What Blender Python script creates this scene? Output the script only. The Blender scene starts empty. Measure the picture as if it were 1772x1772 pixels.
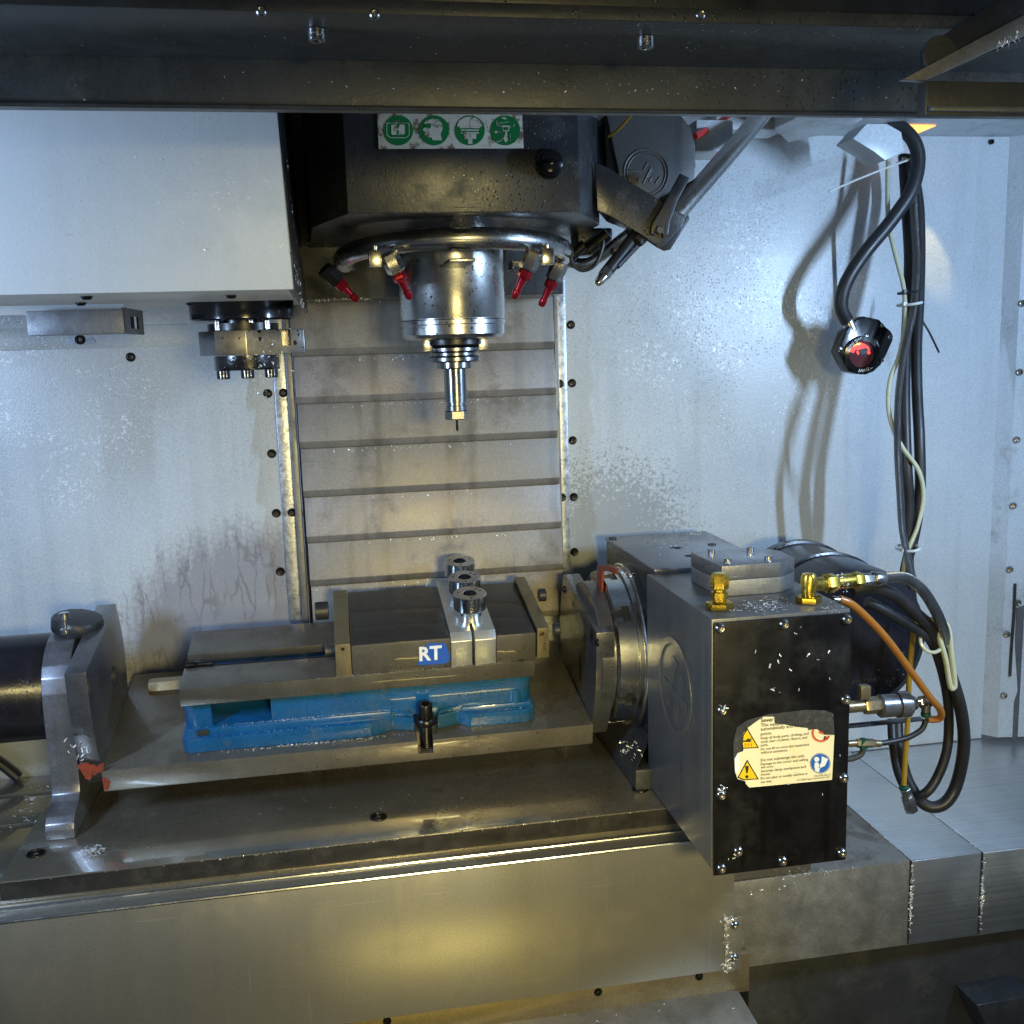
import bpy, bmesh, math, random
from mathutils import Vector, Matrix
random.seed(7)
SC = bpy.context.scene
COL = SC.collection
pi = math.pi

# ------------------------------------------------------------------ camera
CAM = Vector((0.0, 0.0, 0.5946))
RT = Matrix(((0.98394524, -0.05727189, 0.16903161),      # columns: right, down, forward
             (-0.17596889, -0.15330146, 0.97238553),
             (-0.02977757, -0.98651842, -0.16091831)))
F = 1750.0
cd = bpy.data.cameras.new('camera')
cam = bpy.data.objects.new('camera', cd)
COL.objects.link(cam)
cd.sensor_width = 36.0
cd.lens = 36.0 * F / 1772.0
cd.clip_start = 0.01
cd.clip_end = 100
r, d, f = RT.col[0], RT.col[1], RT.col[2]
cam.matrix_world = Matrix(((r.x, -d.x, -f.x, CAM.x), (r.y, -d.y, -f.y, CAM.y), (r.z, -d.z, -f.z, CAM.z), (0, 0, 0, 1)))
SC.camera = cam

# ------------------------------------------------------------------ light
w = bpy.data.worlds.new('World')
SC.world = w
w.use_nodes = True
w.node_tree.nodes['Background'].inputs[0].default_value = (0.68, 0.83, 1.0, 1)
w.node_tree.nodes['Background'].inputs[1].default_value = 0.085

def area(name, loc, target, sx, sy, power, col, spread=180):
    l = bpy.data.lights.new(name, 'AREA')
    l.shape = 'RECTANGLE'
    l.size, l.size_y = sx, sy
    l.energy = power
    l.color = col
    l.spread = math.radians(spread)
    o = bpy.data.objects.new(name, l)
    COL.objects.link(o)
    o.location = loc
    o.rotation_euler = (Vector(target) - Vector(loc)).to_track_quat('-Z', 'Y').to_euler()
    return o
# the two cool work lights of the enclosure (left and right of the door), the warm hall light that falls in through the door, a low warm lamp at the sill and one added below it
area('work_light', (-0.80, 0.60, 0.64), (0.10, 1.5, 0.30), 0.03, 0.24, 9.6, (0.46, 0.66, 1.0))
area('work_light', (1.09, 0.60, 0.70), (0.45, 1.5, 0.45), 0.014, 0.20, 10.2, (0.46, 0.68, 1.0))
area('warm_light', (0.32, -0.90, 0.64), (0.24, 1.2, -0.02), 0.30, 0.16, 2.7, (1.0, 0.84, 0.36), 50)
area('warm_light', (0.20, 0.16, 0.13), (0.16, 1.15, -0.06), 0.30, 0.18, 1.0, (1.0, 0.83, 0.32), 120)
area('warm_light', (0.24, 0.45, -0.63), (0.14, 1.147, -0.19), 0.32, 0.10, 0.75, (1.0, 0.82, 0.24), 90)  # unseen low lamp, added for the yellow glow on the front cover
SC.view_settings.view_transform = 'Standard'
SC.view_settings.look = 'None'
SC.view_settings.exposure = 0.06
SC.view_settings.gamma = 1.0

# ------------------------------------------------------------------ frames: world, and the fixture tilted about the rotary axis
AX = Vector((0.0, 1.366, 0.165))
TILT = math.radians(11)
UT = Matrix.Rotation(-TILT, 3, 'X')          # world -> fixture axes

def ray(x, y):
    return RT @ Vector(((x - 886.0) / F, (y - 886.0) / F, 1.0))
def at(x, y, X=None, Y=None, Z=None):
    """point of the photograph on a known plane of the machine"""
    d = ray(x, y)
    if X is not None: t = (X - CAM.x) / d.x
    elif Y is not None: t = (Y - CAM.y) / d.y
    else: t = (Z - CAM.z) / d.z
    return CAM + d * t
def att(x, y, u=None, v=None, w=None):
    d = UT @ ray(x, y)
    o = UT @ (CAM - AX)
    if u is not None: t = (u - o.x) / d.x
    elif v is not None: t = (v - o.y) / d.y
    else: t = (w - o.z) / d.z
    return o + d * t
def px(n, Y):                                 # n pixels of the photograph at depth Y, in metres
    return n * Y / F

# ------------------------------------------------------------------ materials
MATS = {}
def mat(name, col, met=0.0, rough=0.5, var=0.15, vs=9.0, rvar=0.12, bump=0.15, bs=160.0, drops=0.0, ds=90.0,
        brush=None, streak=0.0, grain=0.35, scratch=None, dirt=None, dirt_amt=0.5, dirt_scale=14.0, dirt_rng=(0.52, 0.66), coat=0.0, spec=0.5, aniso=0.0):
    m = bpy.data.materials.new(name)
    m.use_nodes = True
    nt = m.node_tree
    N, L = nt.nodes, nt.links
    b = N['Principled BSDF']
    if scratch is None: scratch = 0.10 if met > 0.4 else 0.04
    tc = N.new('ShaderNodeTexCoord')
    co = tc.outputs['Object']
    n1 = N.new('ShaderNodeTexNoise')
    n1.inputs['Scale'].default_value = vs
    n1.inputs['Detail'].default_value = 7
    n1.inputs['Roughness'].default_value = 0.62
    L.new(co, n1.inputs['Vector'])
    def mixc(fac, a, c, mode='MIX'):
        x = N.new('ShaderNodeMix')
        x.data_type = 'RGBA'
        x.blend_type = mode
        for s, val in ((x.inputs[0], fac), (x.inputs[6], a), (x.inputs[7], c)):
            if hasattr(val, 'is_output'): L.new(val, s)
            elif isinstance(val, (int, float)): s.default_value = val
            else: s.default_value = (*val[:3], 1)
        return x.outputs[2]
    def ramp(src, lo, hi, a=0.0, c=1.0):
        x = N.new('ShaderNodeMapRange')
        L.new(src, x.inputs[0])
        x.inputs[1].default_value, x.inputs[2].default_value = lo, hi
        x.inputs[3].default_value, x.inputs[4].default_value = a, c
        return x.outputs[0]
    def math2(op, a, c):
        x = N.new('ShaderNodeMath')
        x.operation = op
        for s, val in zip(x.inputs, (a, c)):
            if hasattr(val, 'is_output'): L.new(val, s)
            else: s.default_value = val
        return x.outputs[0]
    nf = ramp(n1.outputs['Fac'], 0.28, 0.72)
    lo = [c * (1 - var) for c in col[:3]]
    hi = [min(1, c * (1 + var)) for c in col[:3]]
    c = mixc(nf, lo, hi)
    rg = ramp(n1.outputs['Fac'], 0.28, 0.72, max(0.03, rough - rvar), min(1, rough + rvar))
    hsrc = None
    nb = N.new('ShaderNodeTexNoise')
    nb.inputs['Scale'].default_value = bs
    nb.inputs['Detail'].default_value = 3
    L.new(co, nb.inputs['Vector'])
    hsrc = math2('MULTIPLY', nb.outputs['Fac'], bump)
    if brush:
        mp = N.new('ShaderNodeMapping')
        mp.inputs['Scale'].default_value = brush
        L.new(co, mp.inputs['Vector'])
        n2 = N.new('ShaderNodeTexNoise')
        n2.inputs['Scale'].default_value = 1.0
        n2.inputs['Detail'].default_value = 5
        L.new(mp.outputs[0], n2.inputs['Vector'])
        bf = ramp(n2.outputs['Fac'], 0.3, 0.7)
        c = mixc(math2('MULTIPLY', bf, 0.45), c, [x * 0.62 for x in col[:3]])
        hsrc = math2('ADD', hsrc, math2('MULTIPLY', n2.outputs['Fac'], bump * 0.8))
        rg = math2('ADD', rg, ramp(n2.outputs['Fac'], 0.3, 0.7, -0.06, 0.08))
    if streak:
        mp = N.new('ShaderNodeMapping')
        mp.inputs['Scale'].default_value = (42, 42, 2.4)
        L.new(co, mp.inputs['Vector'])
        n3 = N.new('ShaderNodeTexNoise')
        n3.inputs['Scale'].default_value = 1.0
        n3.inputs['Detail'].default_value = 6
        L.new(mp.outputs[0], n3.inputs['Vector'])
        sf = ramp(n3.outputs['Fac'], 0.5, 0.72)
        c = mixc(math2('MULTIPLY', sf, streak), c, [x * 0.45 for x in col[:3]])
        rg = math2('ADD', rg, math2('MULTIPLY', sf, -0.1 * streak))
    if dirt:
        n4 = N.new('ShaderNodeTexNoise')
        n4.inputs['Scale'].default_value = dirt_scale
        n4.inputs['Detail'].default_value = 8
        n4.inputs['Roughness'].default_value = 0.72
        L.new(co, n4.inputs['Vector'])
        df = ramp(n4.outputs['Fac'], *dirt_rng)
        c = mixc(math2('MULTIPLY', df, dirt_amt), c, dirt)
        rg = math2('ADD', rg, math2('MULTIPLY', df, 0.12))
    if drops:
        vo = N.new('ShaderNodeTexVoronoi')
        vo.inputs['Scale'].default_value = ds
        L.new(co, vo.inputs['Vector'])
        rad = math2('MULTIPLY', vo.outputs['Color'], 0.42)
        hmask = math2('SUBTRACT', rad, vo.outputs['Distance'])
        dm = ramp(hmask, 0.0, 0.12)
        wn = N.new('ShaderNodeTexNoise')
        wn.inputs['Scale'].default_value = 6
        L.new(co, wn.inputs['Vector'])
        dm = math2('MULTIPLY', dm, ramp(wn.outputs['Fac'], 0.45, 0.6))
        hsrc = math2('ADD', hsrc, math2('MULTIPLY', dm, drops))
        rg = math2('SUBTRACT', rg, math2('MULTIPLY', dm, 0.3))
    ng = N.new('ShaderNodeTexNoise')
    ng.inputs['Scale'].default_value = 380
    ng.inputs['Detail'].default_value = 4
    ng.inputs['Roughness'].default_value = 0.8
    L.new(co, ng.inputs['Vector'])
    c = mixc(ramp(ng.outputs['Fac'], 0.42, 0.62, grain, 0.0), c, [x * 0.35 for x in col[:3]])
    if scratch:
        for k, sc in enumerate(((9, 420, 300), (300, 14, 420), (420, 300, 10))):
            mp = N.new('ShaderNodeMapping')
            mp.inputs['Scale'].default_value = sc
            mp.inputs['Rotation'].default_value = (0.3 * k + 0.2, 0.4 - 0.3 * k, 0.5 * k - 0.3)
            L.new(co, mp.inputs['Vector'])
            ns = N.new('ShaderNodeTexNoise')
            ns.inputs['Scale'].default_value = 1.0
            ns.inputs['Detail'].default_value = 1
            L.new(mp.outputs[0], ns.inputs['Vector'])
            sm = ramp(ns.outputs['Fac'], 0.72, 0.80)
            c = mixc(math2('MULTIPLY', sm, scratch), c, [min(1, x * 1.9 + 0.03) for x in col[:3]])
    bp = N.new('ShaderNodeBump')
    bp.inputs['Strength'].default_value = 0.55
    bp.inputs['Distance'].default_value = 0.0016
    L.new(hsrc, bp.inputs['Height'])
    L.new(bp.outputs[0], b.inputs['Normal'])
    L.new(c, b.inputs['Base Color'])
    cl = N.new('ShaderNodeClamp')
    cl.inputs[1].default_value = 0.04
    L.new(rg, cl.inputs[0])
    L.new(cl.outputs[0], b.inputs['Roughness'])
    b.inputs['Metallic'].default_value = met
    b.inputs['Specular IOR Level'].default_value = spec
    if coat:
        b.inputs['Coat Weight'].default_value = coat
        b.inputs['Coat Roughness'].default_value = 0.05
        b.inputs['Coat IOR'].default_value = 1.7
    m['out_col'] = 0
    MATS[name] = m
    return m

def emis(name, col, strength):
    m = bpy.data.materials.new(name)
    m.use_nodes = True
    b = m.node_tree.nodes['Principled BSDF']
    b.inputs['Base Color'].default_value = (0.02, 0.0, 0.0, 1)
    b.inputs['Emission Color'].default_value = (*col, 1)
    b.inputs['Emission Strength'].default_value = strength
    return m
def flat(name, col, rough=0.5, met=0.0, trans=0.0, alpha=1.0, ior=1.45):
    m = bpy.data.materials.new(name)
    m.use_nodes = True
    b = m.node_tree.nodes['Principled BSDF']
    nt = m.node_tree
    n = nt.nodes.new('ShaderNodeTexNoise')
    n.inputs['Scale'].default_value = 60
    n.inputs['Detail'].default_value = 5
    tc = nt.nodes.new('ShaderNodeTexCoord')
    nt.links.new(tc.outputs['Object'], n.inputs['Vector'])
    mx = nt.nodes.new('ShaderNodeMix')
    mx.data_type = 'RGBA'
    mx.inputs[6].default_value = (*[c * 0.82 for c in col], 1)
    mx.inputs[7].default_value = (*[min(1, c * 1.15) for c in col], 1)
    nt.links.new(n.outputs['Fac'], mx.inputs[0])
    nt.links.new(mx.outputs[2], b.inputs['Base Color'])
    b.inputs['Roughness'].default_value = rough
    b.inputs['Metallic'].default_value = met
    b.inputs['Transmission Weight'].default_value = trans
    b.inputs['IOR'].default_value = ior
    return m

def wall_material():
    """pale enamel splashed with coolant: fine droplets, dried white flecks with painted lamp glints, painted shadow in a wet drip-edged patch low down on the left and a stippled one on the right"""
    m = mat('wall_enamel', (0.54, 0.57, 0.59), 0, 0.33, 0.06, 5, 0.08, 0.22, 420, drops=0.6, ds=210, streak=0.16, grain=0.30, scratch=0.05)
    nt = m.node_tree
    N, L = nt.nodes, nt.links
    b = N['Principled BSDF']
    tc = [n for n in N if n.type == 'TEX_COORD'][0]
    src = b.inputs['Base Color'].links[0].from_socket
    rsrc = b.inputs['Roughness'].links[0].from_socket
    sx = N.new('ShaderNodeSeparateXYZ')
    geo = N.new('ShaderNodeNewGeometry')
    L.new(geo.outputs['Position'], sx.inputs[0])
    def op(o, a, c=None, clamp=False):
        x = N.new('ShaderNodeMath'); x.operation = o; x.use_clamp = clamp
        for s, val in zip(x.inputs, (a, c)):
            if val is None: continue
            if hasattr(val, 'is_output'): L.new(val, s)
            else: s.default_value = val
        return x.outputs[0]
    def noise(scale, detail=6, vec=None, rough=0.65):
        x = N.new('ShaderNodeTexNoise'); x.inputs['Scale'].default_value = scale; x.inputs['Detail'].default_value = detail
        x.inputs['Roughness'].default_value = rough
        if vec:
            mp = N.new('ShaderNodeMapping'); mp.inputs['Scale'].default_value = vec
            L.new(geo.outputs['Position'], mp.inputs[0]); L.new(mp.outputs[0], x.inputs['Vector'])
        else: L.new(geo.outputs['Position'], x.inputs['Vector'])
        return x.outputs['Fac']
    def blob(cx, cz, rx, rz, soft=0.35):
        dx = op('DIVIDE', op('SUBTRACT', sx.outputs[0], cx), rx)
        dz = op('DIVIDE', op('SUBTRACT', sx.outputs[2], cz), rz)
        dd = op('SQRT', op('ADD', op('MULTIPLY', dx, dx), op('MULTIPLY', dz, dz)))
        return dd
    def mapr(s, a, c, lo=0.0, hi=1.0):
        x = N.new('ShaderNodeMapRange'); L.new(s, x.inputs[0])
        x.inputs[1].default_value, x.inputs[2].default_value, x.inputs[3].default_value, x.inputs[4].default_value = a, c, lo, hi
        return x.outputs[0]
    def mix(fac, a, c):
        x = N.new('ShaderNodeMix'); x.data_type = 'RGBA'
        L.new(fac, x.inputs[0]); L.new(a, x.inputs[6]); x.inputs[7].default_value = (*c, 1)
        return x.outputs[2]
    # wet patch with ragged drip edge; vise and end plate shadow painted into it
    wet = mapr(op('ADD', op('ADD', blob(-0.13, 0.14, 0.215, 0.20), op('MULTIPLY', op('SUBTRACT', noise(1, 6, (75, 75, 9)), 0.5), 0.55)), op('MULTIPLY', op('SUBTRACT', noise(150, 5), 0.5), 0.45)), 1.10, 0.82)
    stippled_shade = mapr(op('ADD', blob(0.43, 0.25, 0.14, 0.16), op('MULTIPLY', op('SUBTRACT', noise(190, 6), 0.5), 2.6)), 1.0, 0.8)  # stippled shadow painted on the wall right of the slats
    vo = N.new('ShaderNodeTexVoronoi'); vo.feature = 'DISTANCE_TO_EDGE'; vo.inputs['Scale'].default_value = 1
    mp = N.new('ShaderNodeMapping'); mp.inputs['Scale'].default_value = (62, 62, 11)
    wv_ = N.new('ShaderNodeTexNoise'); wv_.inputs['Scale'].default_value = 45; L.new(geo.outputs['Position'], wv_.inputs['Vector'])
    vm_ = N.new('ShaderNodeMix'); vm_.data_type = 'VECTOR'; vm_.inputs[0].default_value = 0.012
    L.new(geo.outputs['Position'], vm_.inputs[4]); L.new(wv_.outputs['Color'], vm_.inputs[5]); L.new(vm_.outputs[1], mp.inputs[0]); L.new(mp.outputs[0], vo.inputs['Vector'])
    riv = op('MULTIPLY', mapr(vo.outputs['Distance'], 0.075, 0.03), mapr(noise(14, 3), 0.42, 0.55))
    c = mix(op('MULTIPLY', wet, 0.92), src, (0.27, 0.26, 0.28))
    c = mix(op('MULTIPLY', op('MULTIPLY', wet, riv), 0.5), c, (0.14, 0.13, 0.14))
    c = mix(op('MULTIPLY', stippled_shade, 0.88), c, (0.28, 0.29, 0.29))
    # dried flecks, whitened in two zones as painted glints of the work lights
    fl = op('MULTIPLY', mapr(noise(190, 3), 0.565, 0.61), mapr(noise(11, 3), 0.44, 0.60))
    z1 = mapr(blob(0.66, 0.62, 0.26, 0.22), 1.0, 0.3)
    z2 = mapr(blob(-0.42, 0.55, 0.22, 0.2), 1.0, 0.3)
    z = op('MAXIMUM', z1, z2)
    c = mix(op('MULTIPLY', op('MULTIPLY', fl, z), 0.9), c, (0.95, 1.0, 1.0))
    gr = op('MULTIPLY', mapr(noise(300, 2), 0.62, 0.66), mapr(blob(0.50, 0.36, 0.28, 0.26), 1.0, 0.4))
    c = mix(op('MULTIPLY', gr, 0.55), c, (0.20, 0.24, 0.17))
    L.new(c, b.inputs['Base Color'])
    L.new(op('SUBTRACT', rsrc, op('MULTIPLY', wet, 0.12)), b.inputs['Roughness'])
    return m

M = {}
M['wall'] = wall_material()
M['side'] = mat('side_enamel', (0.55, 0.58, 0.60), 0, 0.38, 0.06, 5, 0.08, 0.08, 300, dirt=(0.10, 0.10, 0.08), dirt_amt=0.5, dirt_scale=9)
M['white'] = mat('white_enamel', (0.64, 0.65, 0.64), 0, 0.36, 0.05, 4, 0.06, 0.08, 350, drops=0.06, ds=260, dirt=(0.5, 0.49, 0.43), dirt_amt=0.35, dirt_scale=4, streak=0.08, grain=0.10, scratch=0.0)
M['bare'] = mat('bare_grey_sheet', (0.20, 0.205, 0.215), 0.6, 0.4, 0.25, 30, 0.1, 0.12, 300, dirt=(0.09, 0.085, 0.08), dirt_amt=0.5)
M['beam'] = mat('charcoal_paint', (0.058, 0.056, 0.050), 0, 0.40, 0.3, 16, 0.08, 0.14, 330, drops=0.12, ds=260, dirt=(0.12, 0.105, 0.06), dirt_amt=0.4, dirt_scale=26, streak=0.4)
M['head'] = mat('charcoal_enamel', (0.036, 0.038, 0.043), 0, 0.30, 0.25, 12, 0.08, 0.12, 330, drops=0.3, ds=300, dirt=(0.10, 0.09, 0.065), dirt_amt=0.3, dirt_scale=24, streak=0.35)
M['black'] = mat('black_paint', (0.007, 0.007, 0.0075), 0, 0.36, 0.4, 16, 0.1, 0.1, 260, drops=0.2, ds=160, streak=0.5)
M['panel'] = mat('black_anodised_panel', (0.0065, 0.006, 0.0065), 0, 0.36, 0.6, 22, 0.10, 0.05, 260, drops=0.15, ds=150, dirt=(0.02, 0.019, 0.018), dirt_amt=0.5, dirt_scale=18, streak=1.0, spec=0.22, grain=0.1)
M['dark'] = mat('dark_casting', (0.03, 0.031, 0.034), 0, 0.5, 0.3, 12, 0.1, 0.4, 220, dirt=(0.09, 0.085, 0.07), dirt_amt=0.3)
M['rubber'] = mat('black_rubber', (0.022, 0.022, 0.025), 0, 0.42, 0.25, 40, 0.08, 0.06, 260)
M['pipe'] = mat('black_wet_tube', (0.014, 0.013, 0.018), 0, 0.24, 0.4, 20, 0.08, 0.15, 260, drops=1.2, ds=110, streak=0.5)
M['plate'] = mat('ground_steel_plate', (0.34, 0.30, 0.23), 0.7, 0.24, 0.18, 9, 0.08, 0.03, 240, drops=0.10, ds=70, dirt=(0.17, 0.14, 0.09), dirt_amt=0.45, dirt_scale=11, coat=1.0)
M['edge'] = mat('dark_steel_edge', (0.028, 0.025, 0.023), 0.3, 0.5, 0.4, 40, 0.12, 0.3, 160, dirt=(0.06, 0.05, 0.04), dirt_amt=0.5, dirt_scale=40)
M['fix'] = mat('fixture_steel', (0.225, 0.205, 0.17), 0.65, 0.38, 0.2, 14, 0.10, 0.06, 260, drops=0.2, ds=110, dirt=(0.09, 0.075, 0.05), dirt_amt=0.5, dirt_scale=10, coat=0.35)
M['yoke'] = mat('yoke_steel', (0.15, 0.15, 0.16), 0.7, 0.33, 0.18, 16, 0.08, 0.08, 220, drops=0.35, ds=110, dirt=(0.07, 0.06, 0.05), dirt_amt=0.4, coat=0.3)
M['cast'] = mat('silver_casting', (0.23, 0.23, 0.25), 0.7, 0.36, 0.16, 24, 0.08, 0.12, 200, drops=0.3, ds=120, streak=0.3, coat=0.2)
M['stain'] = mat('stainless_sheet', (0.47, 0.44, 0.37), 0.8, 0.34, 0.05, 4, 0.05, 0.03, 300, dirt=(0.30, 0.27, 0.20), dirt_amt=0.35, dirt_scale=7, streak=0.10, grain=0.25, scratch=0.2)
M['brushed'] = mat('brushed_stainless', (0.80, 0.82, 0.84), 0.95, 0.33, 0.08, 6, 0.05, 0.03, 300, brush=(2, 260, 260), dirt=(0.3, 0.3, 0.29), dirt_amt=0.2, dirt_scale=8, grain=0.15)
M['greyzinc'] = mat('dull_zinc_sheet', (0.31, 0.30, 0.28), 0.6, 0.42, 0.25, 26, 0.10, 0.08, 260, dirt=(0.13, 0.115, 0.09), dirt_amt=0.65, dirt_scale=22)
M['slat'] = mat('way_cover_steel', (0.27, 0.245, 0.215), 0.45, 0.54, 0.18, 8, 0.10, 0.06, 260, dirt=(0.14, 0.115, 0.08), dirt_amt=0.65, dirt_scale=9, streak=0.7)
M['slat_b'] = mat('way_cover_steel_rubbed', (0.31, 0.28, 0.26), 0.45, 0.50, 0.20, 11, 0.10, 0.06, 260, dirt=(0.14, 0.11, 0.08), dirt_amt=0.65, dirt_scale=12, streak=0.7)
M['armsteel'] = mat('oily_arm_steel', (0.36, 0.34, 0.32), 1, 0.30, 0.2, 30, 0.06, 0.08, 220, drops=0.15, ds=110)
M['holder'] = mat('dark_holder_steel', (0.27, 0.265, 0.26), 1, 0.25, 0.12, 30, 0.06, 0.05, 260)
M['wetdark'] = mat('oily_black_steel', (0.09, 0.085, 0.085), 0.9, 0.22, 0.3, 40, 0.1, 0.5, 200, drops=0.6, ds=260)
M['strip'] = mat('scraped_strip', (0.48, 0.50, 0.55), 0.8, 0.34, 0.30, 90, 0.1, 0.25, 260, dirt=(0.12, 0.12, 0.15), dirt_amt=0.7, dirt_scale=70)
M['chrome'] = mat('polished_steel', (0.62, 0.62, 0.62), 1, 0.23, 0.08, 12, 0.05, 0.05, 300, dirt=(0.30, 0.27, 0.2), dirt_amt=0.3, dirt_scale=14)
M['nose'] = mat('turned_steel', (0.56, 0.55, 0.53), 1.0, 0.26, 0.08, 16, 0.05, 0.06, 300, drops=0.05, ds=200, dirt=(0.34, 0.30, 0.22), dirt_amt=0.3, dirt_scale=16, grain=0.2)
M['steel'] = mat('bright_steel', (0.50, 0.50, 0.50), 1, 0.27, 0.12, 30, 0.08, 0.08, 300)
M['screw'] = mat('screw_steel', (0.42, 0.41, 0.39), 1, 0.30, 0.2, 60, 0.1, 0.1, 300)
M['oxide'] = mat('black_oxide', (0.045, 0.042, 0.04), 0.9, 0.34, 0.3, 60, 0.1, 0.1, 300)
M['alu'] = mat('machined_aluminium', (0.74, 0.74, 0.72), 0.85, 0.32, 0.05, 20, 0.05, 0.02, 300)
M['part'] = mat('turned_aluminium', (0.86, 0.87, 0.87), 1, 0.17, 0.04, 20, 0.04, 0.03, 300)
M['blue'] = mat('blue_enamel', (0.007, 0.098, 0.265), 0, 0.28, 0.25, 14, 0.08, 0.5, 70, drops=0.3, ds=150, dirt=(0.10, 0.115, 0.12), dirt_amt=0.45, dirt_scale=34, coat=0.3, grain=0.4)
M['vise'] = mat('vise_steel', (0.165, 0.15, 0.125), 0.65, 0.36, 0.18, 16, 0.08, 0.06, 260, drops=0.25, ds=110, dirt=(0.07, 0.055, 0.035), dirt_amt=0.55, dirt_scale=14, coat=0.3)
M['jawtop'] = mat('blued_jaw_steel', (0.05, 0.047, 0.044), 0.5, 0.36, 0.25, 14, 0.08, 0.06, 260, drops=0.3, ds=90, coat=0.3)
M['bronze'] = mat('tan_steel_bar', (0.33, 0.27, 0.16), 0.75, 0.38, 0.14, 16, 0.08, 0.06, 260, dirt=(0.16, 0.12, 0.06), dirt_amt=0.4)
M['grey'] = mat('grey_hammer_paint', (0.155, 0.155, 0.155), 0.35, 0.36, 0.08, 10, 0.05, 0.06, 260, streak=0.5, dirt=(0.11, 0.10, 0.09), dirt_amt=0.35, dirt_scale=7)
M['lid'] = mat('wet_grey_lid', (0.10, 0.105, 0.12), 0.2, 0.18, 0.2, 12, 0.08, 0.2, 260, drops=0.8, ds=60)
M['brass'] = mat('brass', (0.80, 0.56, 0.09), 1, 0.24, 0.10, 30, 0.08, 0.1, 260, dirt=(0.05, 0.065, 0.03), dirt_amt=0.75, dirt_scale=85, dirt_rng=(0.5, 0.6))
M['nickel'] = mat('nickel_fitting', (0.60, 0.57, 0.52), 1, 0.24, 0.1, 30, 0.08, 0.1, 260)
M['red'] = mat('red_anodised', (0.42, 0.015, 0.03), 0.65, 0.22, 0.15, 30, 0.08, 0.05, 260)
M['redtape'] = mat('red_sealant', (0.26, 0.045, 0.02), 0, 0.5, 0.25, 60, 0.1, 0.8, 120)
M['worn'] = mat('worn_grey_relief', (0.18, 0.18, 0.18), 0.35, 0.34, 0.12, 20, 0.05, 0.06, 260, streak=0.4)
M['braid'] = None
M['orange'] = flat('orange_tube', (0.32, 0.13, 0.025), 0.25)
M['amber'] = flat('amber_tube', (0.34, 0.22, 0.03), 0.22)
M['clear'] = flat('clear_tube', (0.50, 0.50, 0.34), 0.22)
M['tie'] = flat('white_nylon', (0.62, 0.62, 0.58), 0.4)
M['greenrub'] = flat('green_collar', (0.01, 0.07, 0.04), 0.4)
M['redhose'] = flat('red_hose', (0.55, 0.03, 0.03), 0.3)
M['foam'] = mat('grey_adhesive_residue', (0.035, 0.034, 0.031), 0, 0.8, 0.7, 70, 0.1, 1.6, 160, dirt=(0.12, 0.115, 0.10), dirt_amt=0.7, dirt_scale=150)
M['paper'] = mat('yellowed_label', (0.82, 0.72, 0.45), 0, 0.42, 0.05, 14, 0.05, 0.02, 300, dirt=(0.70, 0.52, 0.16), dirt_amt=0.5, dirt_scale=12, grain=0.04, scratch=0.0)
M['ink'] = flat('black_print', (0.02, 0.02, 0.02), 0.5)
M['yellow'] = flat('yellow_print', (0.80, 0.52, 0.01), 0.45)
M['redprint'] = flat('red_print', (0.55, 0.05, 0.03), 0.45)
M['blueprint'] = flat('blue_print', (0.02, 0.12, 0.42), 0.45)
M['whiteprint'] = mat('white_print', (0.74, 0.72, 0.62), 0, 0.4, 0.06, 30, 0.05, 0.02, 300, dirt=(0.14, 0.07, 0.015), dirt_amt=0.95, dirt_scale=70, dirt_rng=(0.53, 0.60), grain=0.1)
M['cleanwhite'] = flat('clean_white_print', (0.78, 0.78, 0.76), 0.45)
M['green'] = flat('green_print', (0.008, 0.20, 0.055), 0.4)
M['bluesticker'] = flat('blue_sticker', (0.01, 0.09, 0.42), 0.3)
M['chip'] = mat('aluminium_swarf', (0.88, 0.88, 0.88), 0.35, 0.3, 0.05, 60, 0.05, 0.0, 60)
M['hole'] = flat('hole_shade', (0.006, 0.006, 0.006), 0.7)
M['sensor'] = mat('black_gloss_anodised', (0.008, 0.008, 0.010), 0, 0.16, 0.2, 30, 0.05, 0.03, 300)
M['glass'] = flat('dark_red_window', (0.09, 0.025, 0.03), 0.12)
M['led'] = emis('lit_red_led', (1.0, 0.05, 0.03), 1.6)
M['ledhot'] = emis('lit_orange_led', (1.0, 0.42, 0.08), 2.4)

def braid_mat():
    m = mat('braided_steel', (0.45, 0.45, 0.45), 1, 0.32, 0.1, 40, 0.05, 0.0, 300)
    nt = m.node_tree
    b = nt.nodes['Principled BSDF']
    tc = nt.nodes.new('ShaderNodeTexCoord')
    wv = nt.nodes.new('ShaderNodeTexWave')
    wv.inputs['Scale'].default_value = 420
    wv.inputs['Distortion'].default_value = 2.0
    wv.bands_direction = 'DIAGONAL'
    nt.links.new(tc.outputs['Object'], wv.inputs['Vector'])
    bp = nt.nodes.new('ShaderNodeBump')
    bp.inputs['Distance'].default_value = 0.0012
    nt.links.new(wv.outputs['Fac'], bp.inputs['Height'])
    nt.links.new(bp.outputs[0], b.inputs['Normal'])
    return m
M['braid'] = braid_mat()

# ------------------------------------------------------------------ mesh helpers
def frame_from(axis):
    a = Vector(axis).normalized()
    t = Vector((0, 0, 1)) if abs(a.z) < 0.9 else Vector((1, 0, 0))
    x = t.cross(a).normalized()
    return x, a.cross(x), a

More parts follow.
